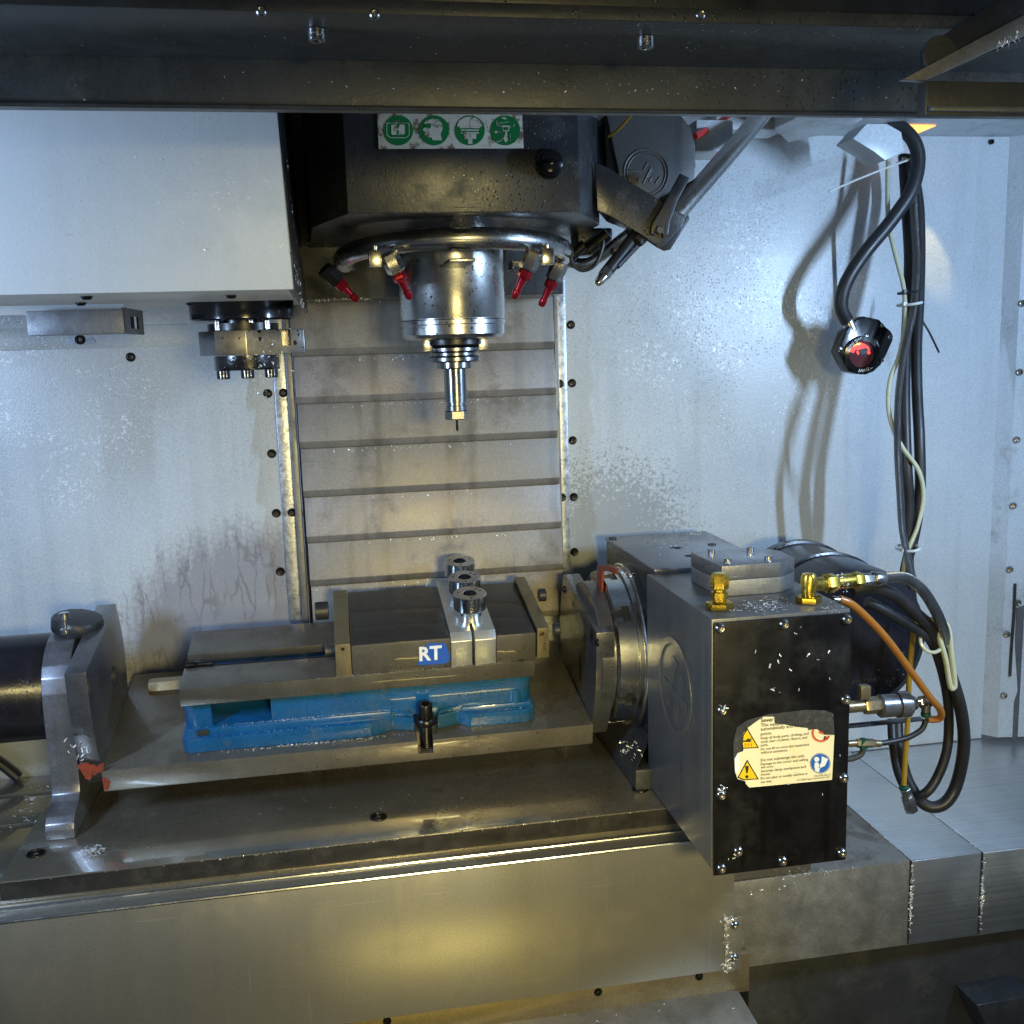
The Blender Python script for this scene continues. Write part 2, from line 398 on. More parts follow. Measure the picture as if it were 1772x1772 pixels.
class G:
    def __init__(self): self.bm = bmesh.new()
    def _merge(self, t):
        me = bpy.data.meshes.new('tmp')
        t.to_mesh(me)
        self.bm.from_mesh(me)
        bpy.data.meshes.remove(me)
        t.free()
        return self
    def _bev(self, t, bev, seg=2):
        if bev:
            bmesh.ops.bevel(t, geom=[e for e in t.edges], offset=bev, segments=seg, profile=0.6, affect='EDGES', clamp_overlap=True)
    def box(self, lo, hi, bev=0.0012):
        t = bmesh.new()
        bmesh.ops.create_cube(t, size=1.0)
        lo, hi = Vector(lo), Vector(hi)
        for v in t.verts:
            v.co = Vector([lo[i] + (v.co[i] + 0.5) * (hi[i] - lo[i]) for i in range(3)])
        self._bev(t, bev)
        return self._merge(t)
    def prism(self, pts, vec, bev=0.0):
        t = bmesh.new()
        vec = Vector(vec)
        a = [t.verts.new(Vector(p)) for p in pts]
        c = [t.verts.new(Vector(p) + vec) for p in pts]
        n = len(pts)
        t.faces.new(a)
        t.faces.new(list(reversed(c)))
        for i in range(n):
            t.faces.new((a[(i + 1) % n], a[i], c[i], c[(i + 1) % n]))
        bmesh.ops.recalc_face_normals(t, faces=t.faces[:])
        self._bev(t, bev)
        return self._merge(t)
    def lathe(self, prof, o, axis, seg=32, cap=True, rot=0.0):
        t = bmesh.new()
        x, y, a = frame_from(axis)
        o = Vector(o)
        rings = []
        for r_, h in prof:
            if r_ < 1e-6: rings.append([t.verts.new(o + a * h)])
            else: rings.append([t.verts.new(o + a * h + (x * math.cos(rot + 2 * pi * i / seg) + y * math.sin(rot + 2 * pi * i / seg)) * r_) for i in range(seg)])
        for p, q in zip(rings, rings[1:]):
            for i in range(seg):
                j = (i + 1) % seg
                if len(p) == 1 and len(q) == 1: continue
                if len(p) == 1: t.faces.new((p[0], q[j], q[i]))
                elif len(q) == 1: t.faces.new((p[i], p[j], q[0]))
                else: t.faces.new((p[i], p[j], q[j], q[i]))
        if cap:
            if len(rings[0]) > 1: t.faces.new(list(reversed(rings[0])))
            if len(rings[-1]) > 1: t.faces.new(rings[-1])
        bmesh.ops.recalc_face_normals(t, faces=t.faces[:])
        return self._merge(t)
    def cyl(self, p0, p1, r_, seg=24, r2=None, bev=0.0008):
        p0, p1 = Vector(p0), Vector(p1)
        h = (p1 - p0).length
        r2 = r_ if r2 is None else r2
        b = min(bev, h * 0.3, r_ * 0.3)
        return self.lathe([(r_ - b, 0), (r_, b), (r2, h - b), (r2 - b, h)], p0, p1 - p0, seg)
    def hexn(self, p0, p1, r_, bev=0.0006, rot=0.2):
        p0, p1 = Vector(p0), Vector(p1)
        h = (p1 - p0).length
        return self.lathe([(r_ * 0.9, 0), (r_, h * 0.1), (r_, h * 0.9), (r_ * 0.9, h)], p0, p1 - p0, 6, rot=rot)
    def tube(self, pts, r_, seg=12, res=6, smooth=True, close=False, r2=None):
        P = [Vector(p) for p in pts]
        if smooth and len(P) > 2:
            Q = []
            n = len(P)
            rng = n if close else n - 1
            for i in range(rng):
                if close: p0, p1, p2, p3 = P[i - 1], P[i], P[(i + 1) % n], P[(i + 2) % n]
                else:
                    p0 = P[i - 1] if i else P[0] * 2 - P[1]
                    p1, p2 = P[i], P[i + 1]
                    p3 = P[i + 2] if i + 2 < n else P[-1] * 2 - P[-2]
                for k in range(res):
                    s = k / res
                    Q.append(0.5 * ((2 * p1) + (p2 - p0) * s + (2 * p0 - 5 * p1 + 4 * p2 - p3) * s * s + (3 * p1 - p0 - 3 * p2 + p3) * s ** 3))
            if not close: Q.append(P[-1])
            P = Q
        t = bmesh.new()
        n = len(P)
        tang = []
        for i in range(n):
            if close: v = P[(i + 1) % n] - P[i - 1]
            else: v = P[min(i + 1, n - 1)] - P[max(i - 1, 0)]
            tang.append(v.normalized())
        x, y, a = frame_from(tang[0])
        rings = []
        for i in range(n):
            x = (x - tang[i] * x.dot(tang[i])).normalized()
            y = tang[i].cross(x)
            rr = r_ if r2 is None else r_ + (r2 - r_) * i / (n - 1)
            rings.append([t.verts.new(P[i] + (x * math.cos(2 * pi * k / seg) + y * math.sin(2 * pi * k / seg)) * rr) for k in range(seg)])
        pairs = list(zip(rings, rings[1:]))
        if close: pairs.append((rings[-1], rings[0]))
        for p, q in pairs:
            for k in range(seg):
                j = (k + 1) % seg
                t.faces.new((p[k], p[j], q[j], q[k]))
        if not close:
            t.faces.new(list(reversed(rings[0])))
            t.faces.new(rings[-1])
        return self._merge(t)
    def quad(self, pts):
        vs = [self.bm.verts.new(Vector(p)) for p in pts]
        self.bm.faces.new(vs)
        return self

BASE = {}
def to_mesh(name, g, base, angle=35):
    bm = g.bm
    if base is not None:
        for v in bm.verts: v.co -= base
    me = bpy.data.meshes.new(name)
    bm.to_mesh(me)
    bm.free()
    for p in me.polygons: p.use_smooth = True
    me.set_sharp_from_angle(angle=math.radians(angle))
    return me
def cut(me, g, base=None):
    """carve the shape g out of a mesh"""
    cm = to_mesh('cutter', g, base)
    a = bpy.data.objects.new('carved', me)
    c = bpy.data.objects.new('cutter', cm)
    COL.objects.link(a); COL.objects.link(c)
    mod = a.modifiers.new('cut', 'BOOLEAN')
    mod.object = c
    mod.operation = 'DIFFERENCE'
    mod.solver = 'EXACT'
    dg = bpy.context.evaluated_depsgraph_get()
    out = bpy.data.meshes.new_from_object(a.evaluated_get(dg))
    bpy.data.objects.remove(a); bpy.data.objects.remove(c)
    out.set_sharp_from_angle(angle=math.radians(35))
    return out

def thing(name, label, cat, base=(0, 0, 0), tilt=False, group=None):
    o = bpy.data.objects.new(name, None)
    COL.objects.link(o)
    o.empty_display_size = 0.02
    base = Vector(base)
    if tilt:
        o.location = AX + UT.transposed() @ base
        o.rotation_euler = (TILT, 0, 0)
    else: o.location = base
    o['label'] = label
    o['category'] = cat
    if group: o['group'] = group
    BASE[o] = base
    return o
def root_of(p):
    while p.parent: p = p.parent
    return p
def part(name, g, m, parent, label=None, angle=35, cuts=None):
    base = BASE[root_of(parent)]
    me = to_mesh(name, g, base, angle)
    for c in (cuts or []): me = cut(me, c, base)
    me.materials.clear()
    me.materials.append(m)
    o = bpy.data.objects.new(name, me)
    COL.objects.link(o)
    o.parent = parent
    if label: o['label'] = label
    return o
def solo(name, g, m, label, cat, group=None, tilt=False, base=(0, 0, 0), kind=None, angle=35):
    base = Vector(base)
    me = to_mesh(name, g, base, angle)
    me.materials.append(m)
    o = bpy.data.objects.new(name, me)
    COL.objects.link(o)
    if tilt:
        o.location = AX + UT.transposed() @ base
        o.rotation_euler = (TILT, 0, 0)
    else: o.location = base
    if label: o['label'] = label
    if cat: o['category'] = cat
    if group: o['group'] = group
    if kind: o['kind'] = kind
    BASE[o] = base
    return o
def struct(name, g, m, angle=35):
    return solo(name, g, m, None, None, kind='structure', angle=angle)

SCREWS = {}
def screw_mesh(kind, r_, m):
    k = (kind, round(r_, 5), m.name)
    if k not in SCREWS:
        g = G()
        if kind == 'button':
            g.lathe([(0, .1 * r_), (.42 * r_, .1 * r_), (.45 * r_, .52 * r_), (.62 * r_, .56 * r_), (.86 * r_, .36 * r_), (r_, .06 * r_), (r_, 0)], (0, 0, 0), (0, 0, 1), 18, cap=False)
        elif kind == 'socket':
            g.lathe([(0, .5 * r_), (.5 * r_, .5 * r_), (.52 * r_, 1.25 * r_), (.9 * r_, 1.25 * r_), (r_, 1.12 * r_), (r_, 0)], (0, 0, 0), (0, 0, 1), 18, cap=False)
        else:   # sunk: a counterbored screw flush in its hole
            g.lathe([(0, -.2 * r_), (.35 * r_, -.2 * r_), (.37 * r_, .1 * r_), (.66 * r_, .1 * r_), (.72 * r_, 0.02 * r_), (.78 * r_, .02 * r_), (.82 * r_, .16 * r_), (r_, .16 * r_), (r_ * 1.04, 0)], (0, 0, 0), (0, 0, 1), 20, cap=False)
        me = to_mesh('screw', g, None)
        me.materials.append(m)
        SCREWS[k] = me
    return SCREWS[k]
def screw(parent, p, nrm, r_=0.004, kind='button', m=None, name='screw'):
    o = bpy.data.objects.new(name, screw_mesh(kind, r_, m or M['screw']))
    COL.objects.link(o)
    o.parent = parent
    x, y, a = frame_from(nrm)
    p = Vector(p) - BASE[root_of(parent)]
    o.matrix_local = Matrix(((x.x, y.x, a.x, p.x), (x.y, y.y, a.y, p.y), (x.z, y.z, a.z, p.z), (0, 0, 0, 1)))
    return o

def text_mesh(s, width=None, height=None, bold=0.0):
    cu = bpy.data.curves.new('text', 'FONT')
    cu.body = s
    cu.offset = bold
    cu.resolution_u = 2
    o = bpy.data.objects.new('text', cu)
    COL.objects.link(o)
    dg = bpy.context.evaluated_depsgraph_get()
    me = bpy.data.meshes.new_from_object(o.evaluated_get(dg))
    bpy.data.objects.remove(o)
    xs = [v.co.x for v in me.vertices]
    ys = [v.co.y for v in me.vertices]
    return me, (min(xs), max(xs), min(ys), max(ys))
def lettering(name, s, o, xdir, ydir, parent, m, width=None, height=None, bold=0.0, center=False):
    """flat print: baseline starts at o and runs along xdir"""
    me, (x0, x1, y0, y1) = text_mesh(s, bold=bold)
    k = width / (x1 - x0) if width else height / 0.72
    ky = height / 0.72 if height else k
    xd, yd = Vector(xdir).normalized(), Vector(ydir).normalized()
    o = Vector(o) - BASE[root_of(parent)]
    if center: o = o - xd * (x1 - x0) * k / 2
    for v in me.vertices:
        v.co = o + xd * ((v.co.x - x0) * k) + yd * (v.co.y * ky)
    me.materials.append(m)
    ob = bpy.data.objects.new(name, me)
    COL.objects.link(ob)
    ob.parent = parent
    return ob

def circle_pts(cx, cy, r_, n=24, a0=0.0):
    return [(cx + r_ * math.cos(a0 + 2 * pi * i / n), cy + r_ * math.sin(a0 + 2 * pi * i / n)) for i in range(n)]

# ------------------------------------------------------------------ swarf: collected while building, linked at the end
CHIPS = []          # (point, normal, size)
def chips(points, n, size=0.0035, big=0.0):
    """n chips scattered inside a polygon of 3-D points that share a plane"""
    P = [Vector(p) for p in points]
    nrm = (P[1] - P[0]).cross(P[2] - P[0]).normalized()
    if nrm.dot(CAM - P[0]) < 0: nrm = -nrm
    for _ in range(n):
        ws = [random.random() ** 1.3 for _ in P]
        t = sum(ws)
        p = sum((q * (k / t) for q, k in zip(P, ws)), Vector())
        CHIPS.append((p, nrm, size * random.uniform(0.4, 1.4) * (2.2 if random.random() < big else 1)))
def cluster(p, nrm, n, rad, size=0.004):
    x, y, a = frame_from(nrm)
    for _ in range(n):
        q = rad * math.sqrt(random.random()) * random.choice((0.5, 1, 1))
        an = random.uniform(0, 2 * pi)
        CHIPS.append((Vector(p) + x * q * math.cos(an) + y * q * math.sin(an) + a * random.uniform(0, rad * 0.25), Vector(a), size * random.uniform(0.5, 1.4)))

W = 1.56          # back wall
HF = -0.118       # top of the telescopic covers
# ================================================================== SETTING
g = G()
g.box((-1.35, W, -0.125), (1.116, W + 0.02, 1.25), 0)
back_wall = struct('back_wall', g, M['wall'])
BASE[back_wall] = Vector()
# sheet panels of the wall: upper left sheet overlapping the lower ones, and a narrow joggled sheet between
zA = at(120, 604, Y=W).z
zB = at(120, 566, Y=W).z
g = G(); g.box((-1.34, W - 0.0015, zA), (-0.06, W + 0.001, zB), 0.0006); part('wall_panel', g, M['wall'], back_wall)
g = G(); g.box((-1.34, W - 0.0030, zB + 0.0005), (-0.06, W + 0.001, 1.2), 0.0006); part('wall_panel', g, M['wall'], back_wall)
for x, y in ((463, 681), (470, 785), (478, 888), (485, 989), (226, 618), (988, 562), (990, 663), (991, 762), (993, 860), (994, 955)):
    screw(back_wall, at(x, y, Y=W - 0.0005), (0, -1, 0), 0.0068, m=M['oxide'])
for x, y in ((138, 588),):
    a = at(118, 590, Y=W - 0.002); b = at(160, 590, Y=W - 0.002)
    g = G(); hh = 0.0048
    g.prism([a + Vector((0, 0, -hh)), b + Vector((0, 0, -hh)), b + Vector((hh, 0, 0)), b + Vector((0, 0, hh)), a + Vector((0, 0, hh)), a + Vector((-hh, 0, 0))], (0, -0.0008, 0))
    part('slot', g, M['bare'], back_wall)
    screw(back_wall, at(x, y, Y=W - 0.004), (0, -1, 0), 0.007, m=M['oxide'])

# right side wall: a folded corner strip, then the side sheet coming forward
zt = 1.25
g = G()
p0, p1, p2 = Vector((1.116, W, HF)), Vector((1.134, W - 0.020, HF)), Vector((1.19, W - 0.030, HF))
p3 = Vector((1.19, 0.25, HF))
for a, b in ((p0, p1), (p1, p2), (p2, p3)):
    g.quad([a, b, b + Vector((0, 0, zt - HF)), a + Vector((0, 0, zt - HF))])
side_wall = struct('side_wall', g, M['side'])
BASE[side_wall] = Vector()
for x, y in ((1768, 525), (1763, 644), (1758, 761), (1752, 875), (1746, 985), (1741, 1097), (1736, 1203)):
    q = at(x, y, Y=W - 0.022)
    screw(side_wall, q + Vector((0, -0.002, 0)), (-0.6, -0.8, 0), 0.0058, m=M['screw'])
for x, y in ((1762, 1043),):
    screw(side_wall, at(x, y, Y=W - 0.028), (-0.1, -1, 0), 0.0058, m=M['screw'])
# worn edge seal in the corner
g = G()
a = at(1757, 1010, Y=W - 0.026); b = at(1748, 1170, Y=W - 0.026)
g.tube([a, a * .66 + b * .34 + Vector((0.001, 0, 0)), a * .3 + b * .7, b], 0.0022, 6)
part('edge_seal', g, M['rubber'], side_wall)
g = G()
pts = [at(x, y, Y=W - 0.0255) for x, y in ((1759, 1052), (1772, 1047), (1776, 1270), (1752, 1281), (1755, 1215), (1761, 1195), (1757, 1120))]
g.prism(pts, (0, -0.0008, 0)); part('worn_patch', g, M['bare'], side_wall)
# left side wall and roof of the enclosure (mostly seen in reflections)
g = G(); g.box((-1.35, 0.3, -0.5), (-1.33, W, 1.25), 0); struct('enclosure_wall', g, M['white'])
ZC = at(1600, 236, Y=W).z
g = G()
g.box((0.42, 1.16, ZC), (1.6, W, ZC + 0.01), 0)
ceiling = struct('ceiling', g, M['side'])
BASE[ceiling] = Vector()
for x, y in ((1410, 240), (1424, 243), (1470, 236), (1481, 232), (1487, 231), (1495, 228), (1512, 223), (1714, 246), (1759, 246)):
    if x > 1600: q = at(x, y, Y=W - 0.001); screw(ceiling, q, (0, -1, 0), 0.004, 'socket', M['oxide'])
    else: q = at(x, y, Z=ZC - 0.001); screw(ceiling, q, (0, 0, -1), 0.0045, 'socket', M['oxide'])
# chip tray far below
g = G(); g.box((-1.4, 0.2, -0.62), (1.4, 1.7, -0.60), 0); struct('chip_tray', g, M['dark'])

# ================================================================== Z way cover (stacked slats behind the spindle)
YS = 1.505
wc = thing('way_cover', 'stacked bare steel slats of the vertical way cover behind the spindle', 'way cover', at(740, 1030, Y=YS))
ys = [440, 611, 692, 768, 851, 929, 1003, 1085]
XL, XR = at(516, 760, Y=YS).x, at(962, 760, Y=YS).x
for i in range(len(ys) - 1):
    z1 = at(740, ys[i] - 4, Y=YS).z + (0.004 if i else 0)
    z0 = at(740, ys[i + 1], Y=YS).z
    off = 0.004 * (i % 2)
    y1, y0 = YS + 0.004 + 0.001 * i, YS - 0.0065 + 0.001 * i
    g = G()
    sec = [(y1, z1), (y0, z0 + 0.0115), (y0 + 0.0045, z0 + 0.0015), (y0 + 0.008, z0), (y0 + 0.009, z0 + 0.004), (y1 + 0.003, z1)]
    g.prism([(XL + 0.0008 * i, a, b) for a, b in sec], (XR - XL + 0.0006 * i, 0, 0), 0.0008)
    part('slat', g, M['slat_b' if i % 3 == 1 else 'slat'], wc)
    if i: chips([(XL + .01, y1 - .002, z1 - .008), (XR - .01, y1 - .002, z1 - .008), (XR - .01, y1 - .004, z1 - .016), (XL + .01, y1 - .004, z1 - .016)], 45, 0.0024)
for xa, xb, xc in ((483, 506, 517), (984, 967, 962)):
    a, b, c = at(xa, 800, Y=W - .012).x, at(xb, 800, Y=W - .012).x, at(xc, 800, Y=W - .02).x
    g = G(); g.box((min(a, b), W - 0.012, -0.12), (max(a, b), W - 0.001, 0.78), 0.001); part('side_strip', g, M['strip'], wc)
    g = G(); g.box((min(b, c), W - 0.030, -0.12), (max(b, c), W - 0.013, 0.78), 0.001); part('side_rail', g, M['bare'], wc)
for x, y in ((490, 680), (505, 887), (967, 664), (971, 861)):
    screw(wc, at(x + (2 if x > 900 else 0), y, Y=W - 0.0125), (0, -1, 0), 0.0065, m=M['oxide'])

# ================================================================== header beam over the door opening
YB = 0.72
hb = thing('header_beam', 'dark oily header beam across the top of the open machine door', 'beam', at(886, 200, Y=YB))
zb = at(886, 190, Y=YB).z
zt = at(886, 110, Y=YB).z
yl = 0.624
g = G()
g.box((-0.65, YB, zb), (0.95, YB + 0.016, zt + 0.01), 0.0012); part('beam_face', g, M['beam'], hb)
g = G(); g.tube([(-0.65, YB - 0.0005, zb + 0.0012), (0.95, YB - 0.0005, zb - 0.0012)], 0.0016, 8, smooth=False); part('lip', g, M['beam'], hb)
zl1 = at(886, 4, Y=yl).z
g = G(); g.box((-0.65, yl, zt), (0.95, YB - 0.0003, zl1), 0.0015); part('ledge', g, M['beam'], hb)
g = G(); g.box((-0.65, yl + 0.004, zl1 + 0.0003), (0.95, YB + 0.016, zl1 + 0.12), 0.002); part('upper_rail', g, M['black'], hb)
for x, y in ((548, 52), (1117, 65)):
    q = at(x, y, Z=zt - 0.0004)
    screw(hb, q, (0, 0, -1), 0.0052, 'socket', M['screw'], 'bolt')
    cluster(q + Vector((0, -.003, -.004)), (0, -.5, -1), 22, 0.0045, 0.0018)
for x, y in ((452, 20), (648, 25), (1212, 26)):
    screw(hb, at(x, y, Y=yl - 0.0005), (0, -1, 0), 0.0032, 'button', M['screw'], 'bolt')
chips([at(0, 40, Z=zt - .0005), at(1772, 40, Z=zt - .0005), at(1772, 105, Z=zt - .0005), at(0, 105, Z=zt - .0005)], 70, 0.0013)
chips([at(0, 112, Y=YB - .001), at(1772, 112, Y=YB - .001), at(1772, 185, Y=YB - .001), at(0, 185, Y=YB - .001)], 60, 0.0013)

# right-hand door rail and its angled bracket
yr = 0.61
dr = thing('door_rail', 'grey sliding door rail and angled bracket in the top right corner', 'door rail', at(1700, 190, Y=yr))
a, b = at(1603, 139, Y=yr), at(1603, 199, Y=yr)
g = G(); g.box((a.x, yr, b.z), (0.75, yr + 0.010, a.z), 0.0012); part('rail', g, M['beam'], dr)
g = G(); q = at(1606, 189, Y=yr - .001); g.box((q.x, yr - 0.004, q.z - 0.0016), (0.75, yr, q.z + 0.0016), 0.0008); part('ridge', g, M['bare'], dr)
g = G()
g.prism([at(x, y, Y=yr - 0.012) for x, y in ((1563, 137), (1602, 139), (1790, 54), (1790, 16))], (0, 0.006, 0), 0.0006); part('angled_bracket', g, M['greyzinc'], dr)
g = G()
g.prism([at(x, y, Y=yr - 0.004) for x, y in ((1601, 139), (1601, 85), (1607, 76), (1626, 66), (1790, -40), (1790, 60))], (0, 0.006, 0), 0.0006); part('back_plate', g, M['head'], dr)
g = G(); q = at(1624, 95, Y=yr - 0.0045); g.lathe([(0.011, 0), (0.011, 0.002), (0.009, 0.0022)], q, (0, -1, 0), 24); part('boss', g, M['beam'], dr)
chips([at(1720, 88, Y=yr - .013), at(1772, 62, Y=yr - .013), at(1772, 56, Y=yr - .013), at(1720, 82, Y=yr - .013)], 14, 0.003)

# ================================================================== spindle head
YH = 1.07
sx_, sy_ = at(785, 580, Y=1.25).x, 1.25
hz = at(800, 369, Y=YH).z
sh = thing('spindle_head', 'charcoal spindle head with coolant ring hanging in front of the way cover', 'spindle head', (sx_, sy_, hz - 0.06))
xa, xb = at(602, 371, Y=YH).x, at(1004, 366, Y=YH).x
g = G()
g.prism([(xa, YH, hz), (xb, YH, hz), (xb + 0.052, YH + 0.115, hz), (xb + 0.060, 1.40, hz), (xa - 0.045, 1.40, hz), (xa - 0.038, YH + 0.115, hz)], (0, 0, 0.42), 0.0022)
part('housing', g, M['head'], sh)
g = G(); q = at(560, 518, Y=1.41); g.box((-0.058, 1.404, q.z), (xb + 0.058, 1.492, 1.2), 0.002); part('carriage', g, M['head'], sh)
# hazard sign with four round pictograms
p0, p1 = at(655, 258, Y=YH - .001), at(906, 257, Y=YH - .001)
p2, p3 = at(903, 196, Y=YH - .001), at(653, 197, Y=YH - .001)
g = G(); g.prism([p0, p1, p2, p3], (0, -0.0012, 0), 0.0003); sign = part('sign', g, M['whiteprint'], sh)
def sg(x, y, k=1): return at(640 + x * 0.15801, 190 + y * 0.15801, Y=YH - 0.0026 - 0.0004 * k)
for cx in (310, 703, 1095, 1483):
    g = G(); g.prism([sg(x, y, 0) for x, y in circle_pts(cx, 225, 165, 36)], (0, 0.0003, 0)); part('green_disc', g, M['green'], sign)
def poly(pts, k=1, m='whiteprint', nm='pictogram'):
    g = G(); g.prism([sg(x, y, k) for x, y in pts], (0, 0.0003, 0)); part(nm, g, M[m], sign)
def line(pts, wd=6, m='whiteprint'):
    g = G()
    for (x0, y0), (x1, y1) in zip(pts, pts[1:]):
        l = math.hypot(x1 - x0, y1 - y0); nx, ny = -(y1 - y0) / l * wd / 2, (x1 - x0) / l * wd / 2
        g.prism([sg(x0 + nx, y0 + ny), sg(x1 + nx, y1 + ny), sg(x1 - nx, y1 - ny), sg(x0 - nx, y0 - ny)], (0, 0.0003, 0))
    part('pictogram', g, M[m], sign)
line([(185, 145), (185, 275), (225, 305), (400, 305), (430, 275), (430, 145), (185, 145)], 7)
line([(275, 145), (275, 118), (330, 118), (330, 145)], 7)
poly([(235, 165), (290, 160), (307, 215), (330, 160), (380, 165), (382, 255), (370, 272), (245, 272), (235, 255)])
poly([(300, 225), (318, 225), (318, 268), (300, 268)], 2, 'green')
poly([(590, 150), (620, 115), (690, 98), (750, 105), (790, 150), (797, 210), (775, 265), (790, 333), (690, 333), (672, 300), (625, 305), (600, 285), (600, 240), (578, 225), (590, 195), (665, 200), (670, 160)])
line([(600, 152), (690, 155), (735, 185), (742, 208)], 9, 'green')
poly([(600, 165), (668, 168), (668, 200), (600, 196)], 2, 'green')
poly([(955, 182), (975, 120), (1040, 82), (1100, 75), (1165, 90), (1215, 130), (1232, 182)])
for y0, y1, h in ((184, 200, 112), (214, 230, 98), (244, 260, 98)): poly([(1095 - h, y0), (1095 + h, y0), (1095 + h, y1), (1095 - h, y1)])
poly([(1032, 262), (1165, 262), (1165, 318), (1032, 318)])
poly([(1075, 320), (1122, 320), (1122, 374), (1075, 374)])
line([(1095, 150), (1095, 215)], 9, 'green'); line([(1097, 250), (1097, 300)], 8, 'green'); line([(1092, 130), (1112, 92), (1130, 88)], 8, 'ink')
poly([(1358, 243), (1385, 225), (1385, 236), (1432, 236), (1432, 252), (1385, 252), (1385, 263)])
line([(1390, 118), (1390, 165), (1450, 185)], 5); line([(1580, 150), (1585, 175), (1535, 190)], 5); line([(1400, 150), (1520, 130)], 5)
poly([(1448, 172), (1535, 172), (1522, 235), (1460, 235)])
poly([(1462, 190), (1520, 190), (1512, 225), (1470, 225)], 2, 'green')
poly([(1484, 240), (1500, 240), (1512, 330), (1490, 360), (1468, 330)]); line([(1385, 355), (1440, 335), (1470, 300)], 6); line([(1538, 265), (1538, 340)], 5)
poly([(1436, 82), (1480, 82), (1504, 100), (1470, 105)])
# black domed port on the head
q = at(950, 285, Y=YH)
g = G(); g.lathe([(0.0150, 0), (0.0150, 0.004), (0.0128, 0.006), (0.0125, 0.014), (0.0105, 0.0185), (0.005, 0.021), (0, 0.0215)], q, (0, -1, 0), 28); part('domed_port', g, M['sensor'], sh)
# spindle nose
zn0, zn1 = at(785, 578, Y=1.19).z, hz + 0.004
rn = px(90, 1.235)
g = G(); g.lathe([(rn * 0.80, zn0 - 0.006), (rn * 0.93, zn0 - 0.004), (rn * 0.985, zn0), (rn * 0.985, zn0 + 0.011), (rn, zn0 + 0.012), (rn, zn0 + 0.0165), (rn * 0.985, zn0 + 0.0175), (rn * 0.985, zn0 + 0.0195), (rn, zn0 + 0.021), (rn, zn1)], (sx_, sy_, 0), (0, 0, 1), 72, cap=True)
part('spindle_nose', g, M['nose'], sh)
g = G(); g.lathe([(0.031, zn0 - 0.014), (0.036, zn0 - 0.012), (0.036, zn0 - 0.004)], (sx_, sy_, 0), (0, 0, 1), 36); part('nose_cap', g, M['oxide'], sh)
for s in (-1, 1):
    g = G(); g.box((sx_ + s * 0.034 - 0.006, sy_ - 0.016, zn0 - 0.019), (sx_ + s * 0.034 + 0.006, sy_ - 0.002, zn0 - 0.003), 0.0008); part('drive_key', g, M['steel'], sh)
# coolant ring
zr = at(580, 452, Y=1.25).z
rc = (at(985, 436, Y=1.25).x - at(580, 450, Y=1.25).x) / 2 - 0.010
xc = (at(985, 436, Y=1.25).x + at(580, 450, Y=1.25).x) / 2
ring = [(xc + rc * math.sin(math.radians(a)), sy_ - rc * math.cos(math.radians(a)), zr + 0.011 * math.cos(math.radians(a * 0.9))) for a in range(-100, 101, 8)]
g = G(); g.tube(ring, 0.0118, 18, 3); part('coolant_ring', g, M['nose'], sh)
for x in (803,):
    q = at(x, 380, Y=YH + 0.006)
    g = G(); g.prism([(q.x - .0105, YH - .0005, hz + .006), (q.x + .0105, YH - .0005, hz + .006), (q.x + .0105, YH + .03, hz - .012), (q.x - .0105, YH + .03, hz - .012)], (0, 0.002, 0.001), 0.0004); part('ring_bracket', g, M['steel'], sh)
    g = G(); g.box((q.x - .014, 1.10, zr - .015), (q.x + .014, 1.19, zr - .0115), 0.0006); part('ring_bracket', g, M['steel'], sh)
# coolant nozzles: a nickel elbow with a red anodised jet
def nozzle(e, b, t, Y, dark=False, el=True):
    p, q, r_ = at(*e, Y=Y), at(*b, Y=Y), at(*t, Y=Y + 0.01)
    m1 = M['oxide'] if dark else M['nickel']
    g = G()
    if el:
        g.cyl(p + Vector((0, 0, 0.013)), p + Vector((0, 0, 0.004)), 0.0032)
        g.box(p - Vector((0.0075, 0.007, 0.010)), p + Vector((0.0075, 0.007, 0.008)), 0.0022)
    d = (r_ - q).normalized()
    g.hexn(q - d * 0.022, q, 0.0105)
    n = part('nozzle', g, m1, sh)
    L = (r_ - q).length
    g = G()
    g.hexn(q + d * 0.0004, q + d * 0.011, 0.0078)
    g.lathe([(0.0052, 0.011), (0.0042, 0.018), (0.0036, L - 0.010), (0.0046, L - 0.009), (0.0046, L - 0.003), (0.0030, L)], q, d, 18)
    part('jet', g, M['red'], n)
nozzle((649, 446), (687, 470), (710, 517), 1.13)
nozzle((946, 443), (912, 466), (889, 516), 1.13)
nozzle((965, 468), (957, 484), (936, 530), 1.22, el=False)
nozzle((572, 462), (584, 487), (618, 520), 1.24, True, el=False)
# back elbow pipe on the right of the ring and the small black wire loop
g = G(); g.tube([at(975, 452, Y=1.30), at(1015, 456, Y=1.28), at(1045, 440, Y=1.25), at(1075, 415, Y=1.22), at(1092, 402, Y=1.2)], px(10, 1.25), 14); part('feed_pipe', g, M['nose'], sh)
g = G(); g.tube([at(988, 428, Y=1.2), at(990, 455, Y=1.2), at(1008, 468, Y=1.2), at(1030, 458, Y=1.2), at(1042, 430, Y=1.2), at(1044, 416, Y=1.2)], px(3.4, 1.2), 10); part('wire_loop', g, M['rubber'], sh)
g = G()
g.box(at(1000, 440, Y=1.26), at(1046, 400, Y=1.30), 0.004); g.cyl(at(985, 448, Y=1.25), at(1012, 422, Y=1.24), px(9, 1.25)); g.cyl(at(1018, 432, Y=1.24), at(1052, 404, Y=1.23), px(11, 1.25))
part('valve_block', g, M['black'], sh)
for a_, b_ in (((578, 468), (612, 448)), ((880, 470), (912, 452))):
    g = G(); g.box(at(*a_, Y=1.30), at(*b_, Y=1.27), 0.002); part('ring_clamp', g, M['nickel'], sh)
